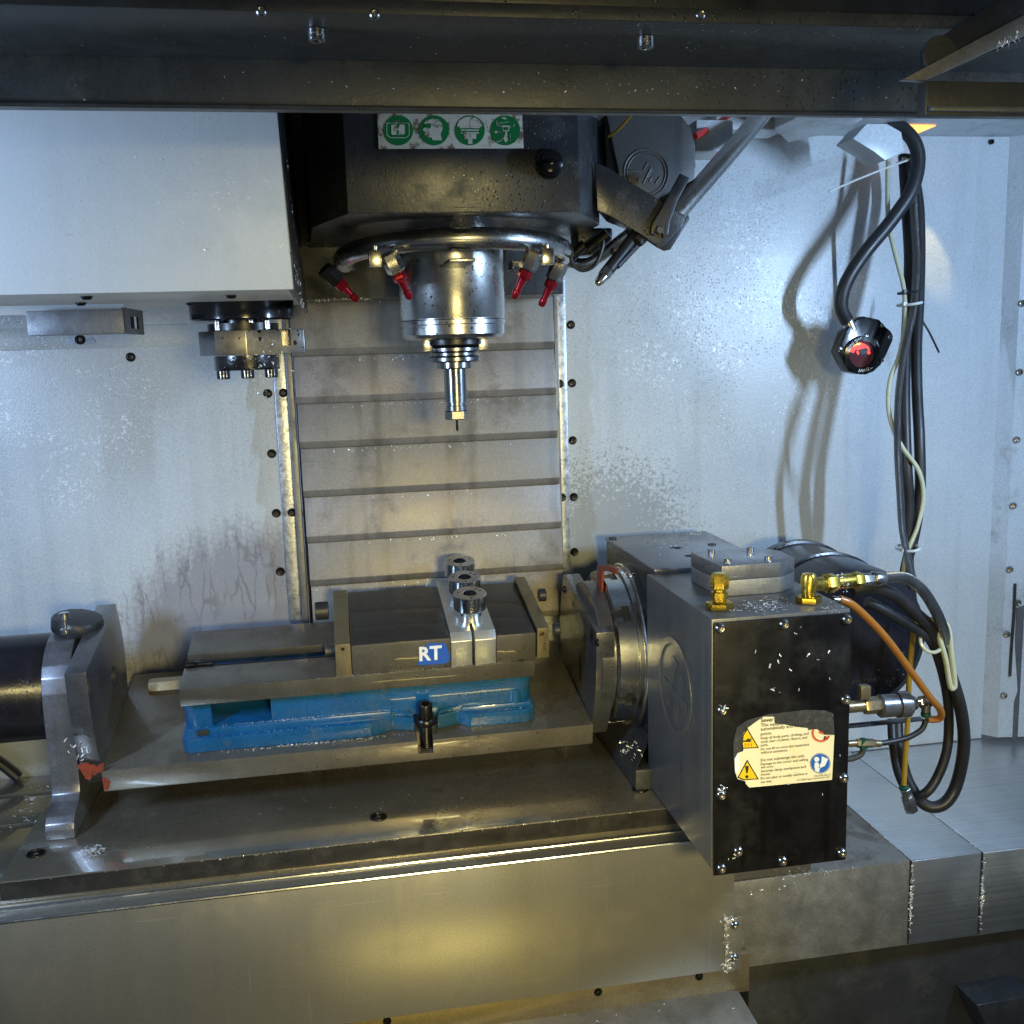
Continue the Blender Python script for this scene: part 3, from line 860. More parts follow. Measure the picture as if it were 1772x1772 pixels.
chips([at(830, 388, Z=hz - .0005), at(1000, 384, Z=hz - .0005), at(1000, 392, Z=hz - .0005), at(830, 395, Z=hz - .0005)], 40, 0.0022)
chips([at(520, 516, Y=1.4035), at(690, 514, Y=1.4035), at(690, 520, Y=1.4035), at(520, 522, Y=1.4035)], 50, 0.0025)
chips([at(600, 300, Y=YH - .001), at(1000, 300, Y=YH - .001), at(1000, 365, Y=YH - .001), at(600, 365, Y=YH - .001)], 26, 0.0012)

# ---- tool holder and drill held by the spindle
th = thing('tool_holder', 'steel tool holder with collet nut held in the spindle nose', 'tool holder', (sx_, sy_, zn0 - 0.09))
zf = zn0 - 0.0145
g = G(); g.lathe([(0.022, zf + 0.014), (0.030, zf), (0.0318, zf - 0.0015), (0.0318, zf - 0.005), (0.0275, zf - 0.0075), (0.0275, zf - 0.0105), (0.0318, zf - 0.013), (0.0318, zf - 0.017), (0.0300, zf - 0.0185), (0.0225, zf - 0.0188)], (sx_, sy_, 0), (0, 0, 1), 48)
part('flange', g, M['holder'], th)
z_ = zf - 0.0187
zc1 = at(788, 638, Y=1.235).z
zc2 = at(788, 697, Y=1.235).z
zc3 = at(790, 727, Y=1.235).z
g = G(); g.lathe([(0.0212, z_), (0.0212, zc1 + 0.001), (0.0200, zc1), (0.0138, zc1 - 0.0008), (0.0138, zc2)], (sx_, sy_, 0), (0, 0, 1), 40); part('shank', g, M['holder'], th)
g = G(); g.lathe([(0.0120, zc2 - 0.0002), (0.0120, zc2 - 0.004), (0.0133, zc2 - 0.0045), (0.0133, zc2 - 0.010)], (sx_, sy_, 0), (0, 0, 1), 32); g.hexn((sx_, sy_, zc2 - 0.010), (sx_, sy_, zc3), 0.0146, rot=0.5); part('collet_nut', g, M['holder'], th)
g = G()
zd = at(790, 747, Y=1.235).z
g.lathe([(0.0012, zc3), (0.0012, zc3 - 0.002)], (sx_, sy_, 0), (0, 0, 1), 10)
for ph in (0, pi):
    n = 24
    g.tube([(sx_ + 0.0009 * math.cos(ph + i * 0.9), sy_ + 0.0009 * math.sin(ph + i * 0.9), zc3 - 0.002 + (zd - zc3 + 0.002) * i / n) for i in range(n + 1)], 0.0008, 6, smooth=False)
solo('drill_bit', g, M['oxide'], 'tiny dark twist drill gripped in the collet nut under the spindle', 'drill bit', base=(sx_, sy_, zd))

# ================================================================== white tool changer cover on the left
YW = 0.88
tcx = at(508, 503, Y=YW).x
zwb = at(250, 506, Y=YW).z
tc = thing('tool_changer_cover', 'large white sheet metal cover of the tool changer at upper left', 'tool changer', (tcx - 0.2, YW + .3, zwb))
lean = at(478, 198, Y=YW).x - at(508, 501, Y=YW).x
g = G(); g.prism([(-0.75, YW, zwb), (tcx, YW, zwb), (tcx + lean * 1.6, YW, zwb + 0.26), (-0.75, YW, zwb + 0.26)], (0, 0.004, 0), 0.0012); part('front_panel', g, M['white'], tc)
g = G(); g.prism([(tcx - 0.003, YW + 0.0045, zwb + 0.001), (tcx - 0.003, 1.42, zwb + 0.001), (tcx - 0.003 + lean * 1.6, 1.42, zwb + 0.26), (tcx - 0.003 + lean * 1.6, YW + 0.0045, zwb + 0.26)], (0.004, 0, 0), 0.0008); part('side_panel', g, M['black'], tc)
g = G(); g.box((-0.75, YW + 0.0045, zwb + 0.001), (tcx - 0.0045, YW + 0.19, zwb + 0.003), 0.0006); part('bottom_flange', g, M['white'], tc)
g = G(); g.box((-0.75, YW + 0.19, zwb + 0.012), (tcx - 0.0045, 1.42, zwb + 0.015), 0.0006); part('bottom_plate', g, M['white'], tc)
g = G(); g.box((-0.75, YW + 0.33, zwb - 0.002), (at(215, 530, Y=YW + .33).x, YW + 0.334, zwb + 0.012), 0.0006); part('rear_skirt', g, M['white'], tc)
a = at(45, 545, Y=YW + 0.30); b = at(216, 577, Y=YW + 0.30)
a2 = at(252, 577, Y=YW + 0.30)
g = G(); g.box((a.x, YW + 0.30, b.z), (b.x, YW + 0.329, a.z + 0.004), 0.001)
tray = part('guide_bar', g, M['bare'], tc)
a2 = at(250, 577, Y=YW + 0.40)
E0, E1 = Vector((b.x + .0005, YW + .302, 0)), Vector((a2.x, YW + .40, 0))
def ep(t, z): return E0.lerp(E1, t) + Vector((0, 0, z))
z0_, z1_ = b.z, a.z + .006
g = G()
for t0, t1, w0, w1 in ((0, .3, 0, 1), (.72, 1, 0, 1), (.3, .72, 0, .22), (.3, .72, .72, 1)):
    g.prism([ep(t0, z0_ + (z1_ - z0_) * w0), ep(t1, z0_ + (z1_ - z0_) * w0), ep(t1, z0_ + (z1_ - z0_) * w1), ep(t0, z0_ + (z1_ - z0_) * w1)], (-0.003, 0.004, 0), 0)
part('end_plate', g, M['bare'], tc)
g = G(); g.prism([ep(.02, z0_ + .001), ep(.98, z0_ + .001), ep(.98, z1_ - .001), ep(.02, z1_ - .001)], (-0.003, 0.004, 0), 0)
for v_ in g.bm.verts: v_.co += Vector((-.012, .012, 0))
part('end_hole_shade', g, M['hole'], tc)  # dark sheet behind the opening draws the shade inside the bar
for x, y in ((150, 513), (400, 511), (140, 524), (330, 524)):
    screw(tc, at(x, y, Z=zwb + 0.0008), (0, 0, -1), 0.005, 'button', M['oxide'], 'bolt')
chips([at(505, 420, X=tcx + .0015), at(530, 545, X=tcx + .0015), at(515, 520, X=tcx + .0015)], 60, 0.003)
chips([at(490, 215, X=tcx + .0015), at(505, 380, X=tcx + .0015), at(525, 530, X=tcx + .0015)], 30, 0.002)
chips([at(230, 527, Z=zwb + .0005), at(330, 525, Z=zwb + .0005), at(330, 540, Z=zwb + .0005), at(230, 543, Z=zwb + .0005)], 20, 0.003)
chips([at(60, 225, Y=YW - .0005), at(470, 220, Y=YW - .0005), at(490, 470, Y=YW - .0005), at(60, 470, Y=YW - .0005)], 9, 0.0016)

# ---- tool changer arm
ya = 1.23
hc = at(419, 540, Y=ya)
ta = thing('tool_change_gripper', 'oily steel tool changer arm under the white cover beside the way cover', 'tool changer arm', (hc.x, ya, at(419, 650, Y=ya).z))
Rd = px(86, ya - .03)
zt_, zb_ = zwb + 0.011, at(419, 553, Y=ya - Rd).z
g = G(); g.lathe([(Rd * .97, zb_), (Rd, zb_ + .002), (Rd, zt_ - .002), (Rd * .98, zt_)], (hc.x, ya, 0), (0, 0, 1), 56); part('hub', g, M['sensor'], ta)
z1 = at(419, 559, Y=ya - .03).z; z2 = at(419, 571, Y=ya - .045).z
g = G(); g.lathe([(0.040, z2), (0.040, z1), (0.028, z1 + 0.0005), (0.028, zb_ + .0002)], (hc.x, ya, 0), (0, 0, 1), 40); part('collar', g, M['oxide'], ta)
z3 = at(400, 615, Y=ya - .05).z
P = []
for x, dy in ((344, -.015), (372, -.052), (426, -.052), (484, -.040), (527, -.032)):
    q = at(x, 590, Y=ya + dy); P.append((q.x, q.y, z3))
P += [(P[-1][0], ya + .035, z3), (hc.x + .02, ya + .05, z3), (P[0][0] + .01, ya + .035, z3)]
cu = G(); q0, q1 = at(483, 598, Y=ya - .06), at(505, 578, Y=ya + .01); cu.box((q0.x + .002, ya - .08, q0.z), (q1.x, ya + .0, q1.z + .004), 0)
g = G(); g.prism(P, (0, 0, z2 - z3 - .0003), 0.001); part('arm_body', g, M['armsteel'], ta, cuts=[cu])
g = G(); q = at(515, 588, Y=ya - .03); g.box(q - Vector((.006, .0, .009)), q + Vector((.006, .02, .009)), .002); part('gripper_pin', g, M['steel'], ta)
z4 = at(420, 641, Y=ya - .035).z
cx = at(424, 630, Y=ya - .03).x
g = G(); g.lathe([(0.0365, z4), (0.037, z4 + .001), (0.037, z3 - .0005)], (cx, ya, 0), (0, 0, 1), 40); part('lower_ring', g, M['wetdark'], ta)
for x, dy in ((386, -.03), (428, -.033), (469, -.024)):
    q = at(x, 641, Y=ya + dy)
    screw(ta, (q.x, ya + dy, z4), (0, 0, -1), 0.0074, 'socket', M['wetdark'], 'bolt')
for x in (375, 434, 462):
    q = at(x, 556, Y=ya - .03)
    g = G(); g.cyl((q.x, ya - .03, z2), (q.x, ya - .03, zb_), 0.0035); part('pin', g, M['steel'], ta)
cluster(at(460, 620, Y=ya - .04), (0, -1, 0), 50, 0.045, 0.0024)

# ================================================================== aimed coolant nozzle unit to the right of the head
YN = 1.17
nu = thing('coolant_aimer', 'grey coolant aiming unit with round emblem beside the spindle head', 'coolant nozzle', at(1120, 400, Y=YN))
g = G()
out = [(1049, 196), (1150, 190), (1180, 200), (1196, 222), (1204, 250), (1205, 290), (1200, 335), (1196, 362), (1178, 380), (1120, 392), (1070, 372), (1071, 300)]
g.prism([at(x, y, Y=YN) for x, y in out], (0, 0.06, 0), 0.003); cover = part('cover', g, M['grey'], nu)
g = G(); g.prism([at(x, y, Y=YN + .004) for x, y in ((1046, 210), (1072, 206), (1070, 372), (1052, 350))], (0, 0.055, 0), 0.001); part('side_block', g, M['black'], nu)
def em(x, y): return at(1030 + x * 0.1354, 200 + y * 0.1354, Y=YN - 0.0003)
g = G(); c = em(650, 735)
rr = px(40, YN)
g.tube([c + Vector((rr * math.cos(a), 0, rr * math.sin(a))) for a in [2 * pi * i / 40 for i in range(40)]], 0.0012, 6, smooth=False, close=True)
g.tube([c + Vector((rr * .86 * math.cos(a), 0, rr * .86 * math.sin(a))) for a in [2 * pi * i / 40 for i in range(40)]], 0.0009, 6, smooth=False, close=True)
for pts in ([(355, 775), (400, 705), (610, 705), (670, 600)], [(355, 775), (440, 775)], [(715, 660), (610, 870)], [(720, 690), (670, 790)], [(560, 790), (540, 840)], [(720, 790), (690, 850)], [(830, 780), (770, 860)]):
    g.tube([em(*p) for p in pts], 0.0010, 6, smooth=False)
part('emblem', g, M['grey'], cover)
YK = 1.135
g = G(); g.prism([at(x, y, Y=YK) for x, y in ((1030, 281), (1052, 290), (1148, 350), (1184, 372), (1185, 378), (1180, 392), (1150, 424), (1144, 428), (1136, 422), (1058, 374), (1034, 364))], (0, 0.0035, 0), 0.0006)
br = part('bracket', g, M['head'], nu)
g = G(); g.prism([at(x, y, Y=YK + .03) for x, y in ((1060, 376), (1150, 345), (1190, 368), (1194, 380), (1160, 432), (1150, 434), (1138, 428))], (0, 0.0035, 0), 0.0006); part('bracket', g, M['black'], nu)
g = G(); g.prism([at(x, y, Y=YK - .006) for x, y in ((1178, 300), (1194, 308), (1174, 345), (1160, 382), (1157, 405), (1148, 412), (1146, 395), (1138, 394), (1134, 408), (1126, 404), (1128, 388), (1152, 348))], (0, 0.006, 0), 0.0012); part('fork_lever', g, M['rubber'], nu)
g = G(); q = at(1139, 399, Y=YK - .001); g.cyl(q, q + Vector((0, -0.008, 0)), 0.0045); part('pivot_pin', g, M['steel'], nu)
g = G(); g.tube([at(1330, 185, Y=1.24), at(1240, 290, Y=1.19), at(1166, 374, Y=1.15)], px(16.5, 1.18), 24); part('pipe', g, M['nose'], nu)
a, b, c = at(1102, 404, Y=YK + .02), at(1052, 468, Y=YK - .0), at(1038, 488, Y=YK - .006)
d = (b - a).normalized()
g = G(); g.cyl(a, b, px(11, YK)); g.box(a + d * .03 - Vector((.012, .004, .003)), a + d * .03 + Vector((.012, .012, .004)), .001); g.cyl(a + d * .012 + Vector((.012, 0, .0)), b + Vector((.010, 0, .004)), px(6, YK)); nz = part('jet_body', g, M['rubber'], nu)
g = G(); g.hexn(b - d * .002, b + d * .010, px(11, YK)); g.lathe([(px(9, YK), .010), (px(8, YK), .018), (px(5, YK), (c - b).length + .004)], b, d, 18); part('jet_tip', g, M['nickel'], nz)
g = G(); g.hexn(at(1118, 402, Y=YK + .015), at(1102, 420, Y=YK + .01), px(12, YK)); part('jet_nut', g, M['dark'], nu)
g = G(); g.tube([at(1202, 236, Y=1.22), at(1228, 222, Y=1.25), at(1252, 207, Y=1.28), at(1270, 190, Y=1.3)], px(6, 1.22), 10); solo('red_hose', g, M['redhose'], 'short red hose rising from the coolant aiming unit behind the beam', 'hose', base=at(1202, 236, Y=1.22))
g = G(); g.box(at(1205, 262, Y=1.24), at(1238, 225, Y=1.3), .003); part('junction_box', g, M['side'], nu)
g = G(); g.tube([at(1053, 236, Y=1.15), at(1070, 224, Y=1.14), at(1092, 200, Y=1.13)], px(2.6, 1.14), 8); part('thin_tube', g, M['amber'], nu)

# ================================================================== ceiling housings at upper right
ch = thing('cable_housing', 'pale sheet metal cable housing under the enclosure roof at right', 'cable housing', at(1420, 240, Z=ZC))
def hang(pts, z0, z1):
    return [(at(x, y, Z=z1).x, at(x, y, Z=z1).y, z0) for x, y in pts]
g = G()
a, b, c = at(1340, 223, Z=ZC - .03), at(1364, 247, Z=ZC - .03), at(1470, 222, Z=ZC - .03)
g.prism([a, b, c, c + Vector((-.02, -.1, 0)), a + Vector((0, -.1, 0))], (0, 0, 0.029), 0.0015); part('box', g, M['side'], ch)
g = G()
q0, q1 = at(1474, 262, Y=1.40), at(1543, 276, Y=1.40)
g.prism([at(x, y, Y=1.37) for x, y in ((1476, 240), (1500, 214), (1535, 214), (1560, 228), (1566, 262), (1545, 272), (1532, 278), (1512, 262))], (0, 0.05, 0), 0.0015); part('hose_outlet', g, M['side'], ch)
g = G(); g.box(at(1240, 224, Y=1.40), at(1330, 196, Y=1.46), 0.002); part('bracket', g, M['side'], ch)
# a gap in the roof lets in warm hall light (yellow wedge and its glow on the wall)
g = G(); g.prism([at(x, y, Z=ZC - 0.001) for x, y in ((1572, 216), (1620, 217), (1584, 232))], (0, 0, -0.0006)); part('opening', g, M['ledhot'], ch, 'lit triangular gap glowing yellow')
sp = bpy.data.lights.new('roof_gap_light', 'SPOT')
sp.energy = 2.6; sp.color = (1.0, 0.78, 0.30); sp.spot_size = math.radians(17); sp.spot_blend = 0.5; sp.shadow_soft_size = 0.006
so = bpy.data.objects.new('roof_gap_light', sp); COL.objects.link(so)
q = at(1590, 226, Z=ZC - 0.012); tq = at(1606, 440, Y=W)
so.location = q
so.rotation_euler = (tq - q).to_track_quat('-Z', 'Y').to_euler()

# ================================================================== machine table, sub plate, front cover, telescopic covers
YT = 1.179
mt = thing('machine_table', 'long slotted steel machine table reaching out at the left edge', 'machine table', (-0.3, 1.36, -0.12))
zt = -0.0245
sl = [(1.375, 1.389), (1.480, 1.494)]
g = G(); y0 = YT + 0.003
edges = [y0] + [e for s in sl for e in s] + [1.552]
g.box((-1.2, y0, -0.115), (0.60, 1.552, zt - 0.022), 0.001)
for a, b in ((y0, sl[0][0]), (sl[0][1], sl[1][0]), (sl[1][1], 1.552)):
    g.box((-1.2, a, zt - 0.0215), (0.60, b, zt), 0.0015)
part('slotted_top', g, M['plate'], mt)
sp_ = thing('sub_plate', 'wet reflective steel sub plate bolted along the front of the table', 'sub plate', (0.1, 1.36, -0.024))
xl = -0.413
g = G(); g.box((xl, YT, -0.0235), (0.585, 1.53, 0.0), 0.0012)
pl = part('plate', g, M['plate'], sp_)
g = G(); g.box((xl + .001, YT - 0.0006, -0.0232), (0.584, YT, -0.0014), 0); part('front_edge', g, M['edge'], sp_)
for x, y in ((655, 1414), (1108, 1366), (62, 1478)):
    screw(sp_, at(x, y, Z=0.0003), (0, 0, 1), 0.0105, 'sunk', M['oxide'], 'bolt')
chips([at(0, 1530, Y=YT - .001), at(700, 1450, Y=YT - .001), at(1150, 1400, Y=YT - .001)], 120, 0.0014)
chips([at(100, 1480, Z=.0005), at(600, 1430, Z=.0005), at(1100, 1380, Z=.0005), at(1050, 1320, Z=.0005), at(300, 1380, Z=.0005)], 60, 0.0018)
cluster(at(160, 1475, Z=.001), (0, 0, 1), 90, 0.014, 0.0038)
chips([at(20, 1370, Z=zt + .0005), at(85, 1340, Z=zt + .0005), at(80, 1440, Z=zt + .0005), at(10, 1450, Z=zt + .0005)], 40, 0.0045)

YF = 1.147
za = at(350, 1554, Y=YF).z
zbm = at(900, 1729, Y=YF).z
xr = at(1271, 1560, Y=YF).x
fc = thing('front_cover', 'long stainless sheet metal cover below the table front edge', 'cover', (0, YF, zbm))
g = G(); g.box((-1.0, YF, zbm), (xr, YF + 0.0025, za - 0.002), 0.0008); part('front_sheet', g, M['stain'], fc)
g = G(); g.box((-1.0, YF + 0.001, za - 0.004), (xr - .02, YT + 0.004, za - 0.0015), 0.0006); part('top_ledge', g, M['stain'], fc)
g = G(); g.tube([(-1.0, YF + .0008, za - .0014), (xr - .004, YF + .0008, za - .0014)], 0.0021, 8, smooth=False); part('hem', g, M['chrome'], fc)
g = G(); g.tube([(-1.0, YT - .006, za + .0), (xr - .06, YT - .006, za + .0)], 0.0020, 8, smooth=False); part('hem', g, M['chrome'], fc)
g = G(); q = at(1272, 1660, Y=YF); q2 = at(1257, 1602, Y=YF)
g.box((q2.x - .002, YF - .0015, at(1262, 1685, Y=YF).z + .004), (xr + .010, YF - .0002, at(1262, 1588, Y=YF).z), 0.0005); part('corner_tab', g, M['stain'], fc)
for x, y in ((1271, 1601), (1270, 1657)):
    screw(fc, at(x, y, Y=YF - .0018), (0, -1, 0), 0.0062, 'button', M['steel'])
cluster(at(1258, 1592, Y=YF - .003), (0, -1, 0), 26, 0.010, 0.0035)
cluster(at(1260, 1668, Y=YF - .003), (0, -1, 0), 34, 0.011, 0.0035)
for k in range(5): cluster(at(1257, 1605 + k * 14, Y=YF - .003), (0, -1, 0), 7, 0.004, 0.003)
g = G(); g.box((-0.9, YF + .02, zbm - 0.05), (xr + .03, YF + .03, zbm + 0.006), 0.001)
lower = part('lower_strip', g, M['bronze'], fc)
for x, y in ((670, 1767), (1035, 1717), (1210, 1690)):
    screw(fc, at(x, y, Y=YF + .0195), (0, -1, 0), 0.0055, 'button', M['oxide'])
chips([at(550, 1477, Z=za + .002), at(1120, 1414, Z=za + .002), at(1120, 1419, Z=za + .002), at(550, 1483, Z=za + .002)], 160, 0.0022)

# telescopic X covers on the right
tcv = thing('telescopic_cover', 'stepped telescopic stainless way covers right of the rotary table', 'way cover', (0.8, 1.36, HF - .1))
YC = at(1575, 1489, Z=HF).y
bounds = [(xr - 0.02, at(1575, 1489, Z=HF).x, 0.0), (at(1560, 1480, Z=HF).x, at(1717, 1485, Z=HF).x + .001, -0.004), (at(1690, 1470, Z=HF).x, 1.22, -0.008)]
hgt = HF - at(1569, 1635, Y=YC).z
for i, (x0, x1, dz) in enumerate(bounds):
    g = G()
    z1 = HF + dz
    yf = YC - dz * 1.2
    t = 0.0025
    g.box((x0, yf, z1 - hgt), (x1, yf + t, z1 - .001), 0.0008)
    g.box((x0, yf + .0008, z1 - t), (x1, W - .004, z1), 0.0009)
    part('cover_plate', g, M['greyzinc'] if i == 0 else M['brushed'], tcv, None if i else 'dull mottled grey plate')
    if i < 2:
        g = G(); g.box((x1 - .0005, yf - .0004, z1 - hgt + .002), (x1 + .0028, yf + .004, z1 - .0012), 0); g.box((x1 - .0005, yf + .0042, z1 - .004), (x1 + .0028, W - .004, z1 - .0012), 0); part('wiper', g, M['rubber'], tcv)
        chips([(x1 + .001, yf - .001, z1 - .004), (x1 + .0045, yf - .001, z1 - .004), (x1 + .0045, yf - .001, z1 - hgt + .004), (x1 + .001, yf - .001, z1 - hgt + .004)], 150, 0.0030)
        chips([(x1 + .001, yf, z1 - .001), (x1 + .004, yf, z1 - .001), (x1 + .004, W - .25, z1 - .001), (x1 + .001, W - .25, z1 - .001)], 40, 0.0035)
chips([at(1300, 1510, Z=HF + .001), at(1480, 1490, Z=HF + .001), at(1480, 1510, Z=HF + .001), at(1300, 1528, Z=HF + .001)], 60, 0.0035)
chips([at(1280, 1530, Y=YC - .001), at(1420, 1520, Y=YC - .001), at(1300, 1560, Y=YC - .001)], 12, 0.003)
# machine saddle underneath
g = G(); x0 = at(1295, 1700, Y=YC + .03).x
g.box((x0, YC + .03, -0.60), (1.22, W, HF - hgt + .012), .004)
sd = solo('saddle', g, M['dark'], 'dark painted machine saddle under the stainless covers at lower right', 'machine saddle', base=(0.9, 1.3, -0.6))
g = G(); p = [at(1690, 1740, Y=YC - .02), at(1790, 1722, Y=YC - .02), at(1790, 1790, Y=YC - .02), at(1712, 1790, Y=YC - .02)]
g.prism(p, (0, 0.05, 0), .002); solo('saddle_guard', g, M['head'], 'dark angled guard plate in the bottom right corner', 'guard plate', base=p[2])
# chip chute in front of the saddle
zc_ = zbm - 0.045
g = G(); p = [at(590, 1790, Z=zc_), at(1060, 1728, Z=zc_), at(1277, 1713, Z=zc_), at(1322, 1790, Z=zc_)]
g.prism(p, (0, 0, -0.003), .0008); solo('chip_chute', g, M['greyzinc'], 'flat grey chute plate at the bottom below the front cover', 'chute', base=p[2])
chips(p, 10, 0.004)

# ================================================================== trunnion fixture (tilted plate between two end plates)
WP = -0.072
tf = thing('trunnion_fixture', 'tilted steel fixture plate with two rounded end plates carrying the vise', 'fixture', (0, 0, WP - .03), tilt=True)
ul, ur = -0.316, 0.3295
vf, vb = -0.089, 0.165
cu = G(); q = att(736, 1280, v=vf); cu.box((q.x - .0105, vf - .02, WP - .02), (q.x + .0105, vf + .022, WP + .01), 0)
g = G(); g.box((ul, vf, WP - 0.0305), (ur, vb, WP), 0.0012); part('fixture_plate', g, M['fix'], tf, cuts=[cu])
g = G()
for s in (0,):
    q0, q1 = att(1005, 1310, v=vf + .05), att(1052, 1340, v=vf + .05)
def yoke(u0, u1, vs, ve, wt, vc, rv):
    """end plate: flat top, arced flanks, narrow foot"""
    pts = [(u0, vs, wt), (u0, ve, wt)]
    n = 12
    wb = WP - 0.0285
    for i in range(1, n + 1):
        t = i / n
        w_ = wt + (wb - wt) * t
        pts.append((u0, ve + 0.020 * math.sin(pi * min(1, t * 0.86)) - 0.028 * t * t, w_))
    for i in range(n, 0, -1):
        t = i / n
        w_ = wt + (wb - wt) * t
        pts.append((u0, vs - 0.008 * math.sin(pi * min(1, t * .9)) + 0.022 * t ** 3, w_))
    return pts
g = G(); g.prism(yoke(0.3300, 0.356, -0.086, 0.112, 0.067, 0, 0), (0.0255, 0, 0), 0.0014)
cuts = []
for x, y, r_ in ((1003, 1155, 0), (992, 1045, .0045), (1012, 1055, .006), (1044, 1085, .005), (1046, 1166, .007)):
    q = att(x, y, u=0.33)
    c = G()
    if r_ == 0: c.box((0.32, q.y - .006, q.z - .020), (0.345, q.y + .006, q.z + .022), .004)
    else: c.cyl((0.32, q.y, q.z), (0.347, q.y, q.z), r_)
    cuts.append(c)
yr_ = part('end_plate', g, M['yoke'], tf, cuts=cuts)
for x, y in ((977, 1020), (1035, 1112)):
    q = att(x, y, u=0.33); screw(tf, q, (-1, 0, 0), 0.0055, 'button', M['oxide'], 'bolt')
ulr = ul + 0.0005
g = G(); g.prism(yoke(ulr - 0.0255, ulr, -0.088, 0.112, 0.070, 0, 0), (0.0255, 0, 0), 0.0014)
q = att(197, 1172, u=ulr); c = G(); c.cyl((ulr - .008, q.y, q.z), (ulr + .01, q.y, q.z), 0.016)
part('end_plate', g, M['yoke'], tf, cuts=[c])
g = G(); g.lathe([(0, .338), (.094, .338), (.0955, .3392), (.0955, .3585), (0, .3588)], (0, 0, 0), (1, 0, 0), 72, cap=False); part('adapter_disc', g, M['yoke'], tf)
# red sealant squeezed out and torn at the corners
def flakes(polys, nm):
    g = G()
    for k, P in enumerate(polys):
        Q = []
        for a_, b_ in zip(P, P[1:] + P[:1]):
            for t_ in (0, .33, .66):
                Q.append((a_[0] + (b_[0] - a_[0]) * t_ + random.uniform(-1.6, 1.6), a_[1] + (b_[1] - a_[1]) * t_ + random.uniform(-1.6, 1.6)))
        g.prism([att(x, y, v=vf - .0012 - .0016 * k) for x, y in Q], (random.uniform(-.001, .001), .0022, 0), 0)
    part(nm, g, M['redtape'], tf)
flakes([[(134, 1325), (150, 1321), (168, 1327), (179, 1319), (180, 1330), (164, 1342), (148, 1348), (141, 1337)], [(146, 1334), (160, 1336), (156, 1352), (147, 1346)]], 'red_sealant')
flakes([[(177, 1345), (188, 1350), (190, 1360), (185, 1371), (178, 1360)], [(181, 1352), (186, 1356), (183, 1364)]], 'red_sealant')
g = G(); a = att(1033, 980, u=.358); 
pts = [(1033, 979), (1052, 977), (1067, 985), (1064, 994), (1052, 988), (1042, 988), (1039, 1040), (1032, 1036)]
g.prism([att(x, y, u=0.354) for x, y in pts], (0.0035, 0, 0), .0006); part('red_gasket', g, M['redtape'], tf, 'bent red gasket strip')
# lower chips along the plate front
chips([tuple(AX + UT.transposed() @ Vector(p)) for p in ((-.21, -.0685, WP + .001), (.09, -.0685, WP + .001), (.09, -.073, WP + .001), (-.21, -.076, WP + .001))], 190, 0.0024)
cluster(at(128, 1286, Y=1.277), (0, -1, 0.2), 9, 0.012, 0.005)
cluster(at(138, 1312, Y=1.277), (0, -1, 0.2), 6, 0.006, 0.004)

# ================================================================== vise
vz = thing('vise', 'long blue machine vise with steel rails and jaws on the tilted fixture plate', 'vise', (0.02, 0.02, WP), tilt=True)
def rrect(a0, a1, b0, b1, r_, n=6):
    out = []
    for cx, cy, q in ((a1 - r_, b1 - r_, 0), (a0 + r_, b1 - r_, 90), (a0 + r_, b0 + r_, 180), (a1 - r_, b0 + r_, 270)):
        out += [(cx + r_ * math.cos(math.radians(q + 90 * i / n)), cy + r_ * math.sin(math.radians(q + 90 * i / n))) for i in range(n + 1)]
    return out
v0 = -0.068
wfl = att(330, 1281, v=v0).z          # flange top
wrb, wrt = -0.0005, 0.0235             # rail
uv0, uv1 = -0.2185, 0.2535
um = att(738, 1260, v=v0).x
fl = [(uv0 + .008, v0), (um - .075, v0), (um - .045, v0 + .012), (um - .016, v0 + .004), (um - .016, v0 + .018), (um + .016, v0 + .018), (um + .016, v0 + .004), (um + .045, v0 + .012), (um + .060, v0), (uv1 - .012, v0), (uv1 - .003, v0 + .004), (uv1, v0 + .014), (uv1, .104), (uv0, .104), (uv0, v0 + .014), (uv0 + .002, v0 + .006)]
g = G(); g.prism([(a, b, WP + .0003) for a, b in fl], (0, 0, wfl - WP), 0.0022)
base_ = part('base_flange', g, M['blue'], vz)
g = G()
g.prism([(uv0 + .004, v0 + .008, wfl - .001), (uv0 + .004, v0 + .010, wfl + .010), (uv0 + .004, .098, wfl + .010), (uv0 + .004, .1, wfl - .001)], (um - .05 - uv0, 0, 0), .002)
g.prism([(um + .05, v0 + .008, wfl - .001), (um + .05, v0 + .010, wfl + .006), (um + .05, .098, wfl + .006), (um + .05, .1, wfl - .001)], (uv1 - .006 - um - .05, 0, 0), .002)
for s in (-1, 1):
    g.prism([(um + s * .050, v0 + .014, wfl + .008), (um + s * .018, v0 + .006, wfl + .001), (um + s * .018, v0 + .03, wfl + .001), (um + s * .05, v0 + .03, wfl + .008)], (0, 0, .004), .001)
part('base_step', g, M['blue'], vz)
ua_ = att(309, 1195, v=v0).x
cu = G(); a, b = att(366, 1235, v=v0 + .014), att(470, 1235, v=v0 + .014)
cu.box((a.x, v0, wfl + .0105), (b.x, v0 + .075, wrb - .001), .001)
cu2 = G(); cu2.box((uv0 - .02, -.012, wrb - .026), (.02, .0295, wrb + .03), 0)
g = G(); g.prism([(a, b, wfl - .001) for a, b in rrect(uv0 + .004, uv1 - .004, v0 + .013, .092, .017)], (0, 0, wrb - .0002 - wfl + .001), .0015); g.box((ua_ + .003, .024, wrb - .004), (uv1 - .006, .0905, wrt - .0113), .001)
part('base_body', g, M['blue'], vz, cuts=[cu, cu2])
g = G(); q = att(893, 1190, v=v0 + .010); g.lathe([(.0125, wfl), (.0115, wfl + .024), (.008, wfl + .027), (0, wfl + .027)], (q.x, v0 + .022, 0), (0, 0, 1), 20); part('base_boss', g, M['blue'], vz)
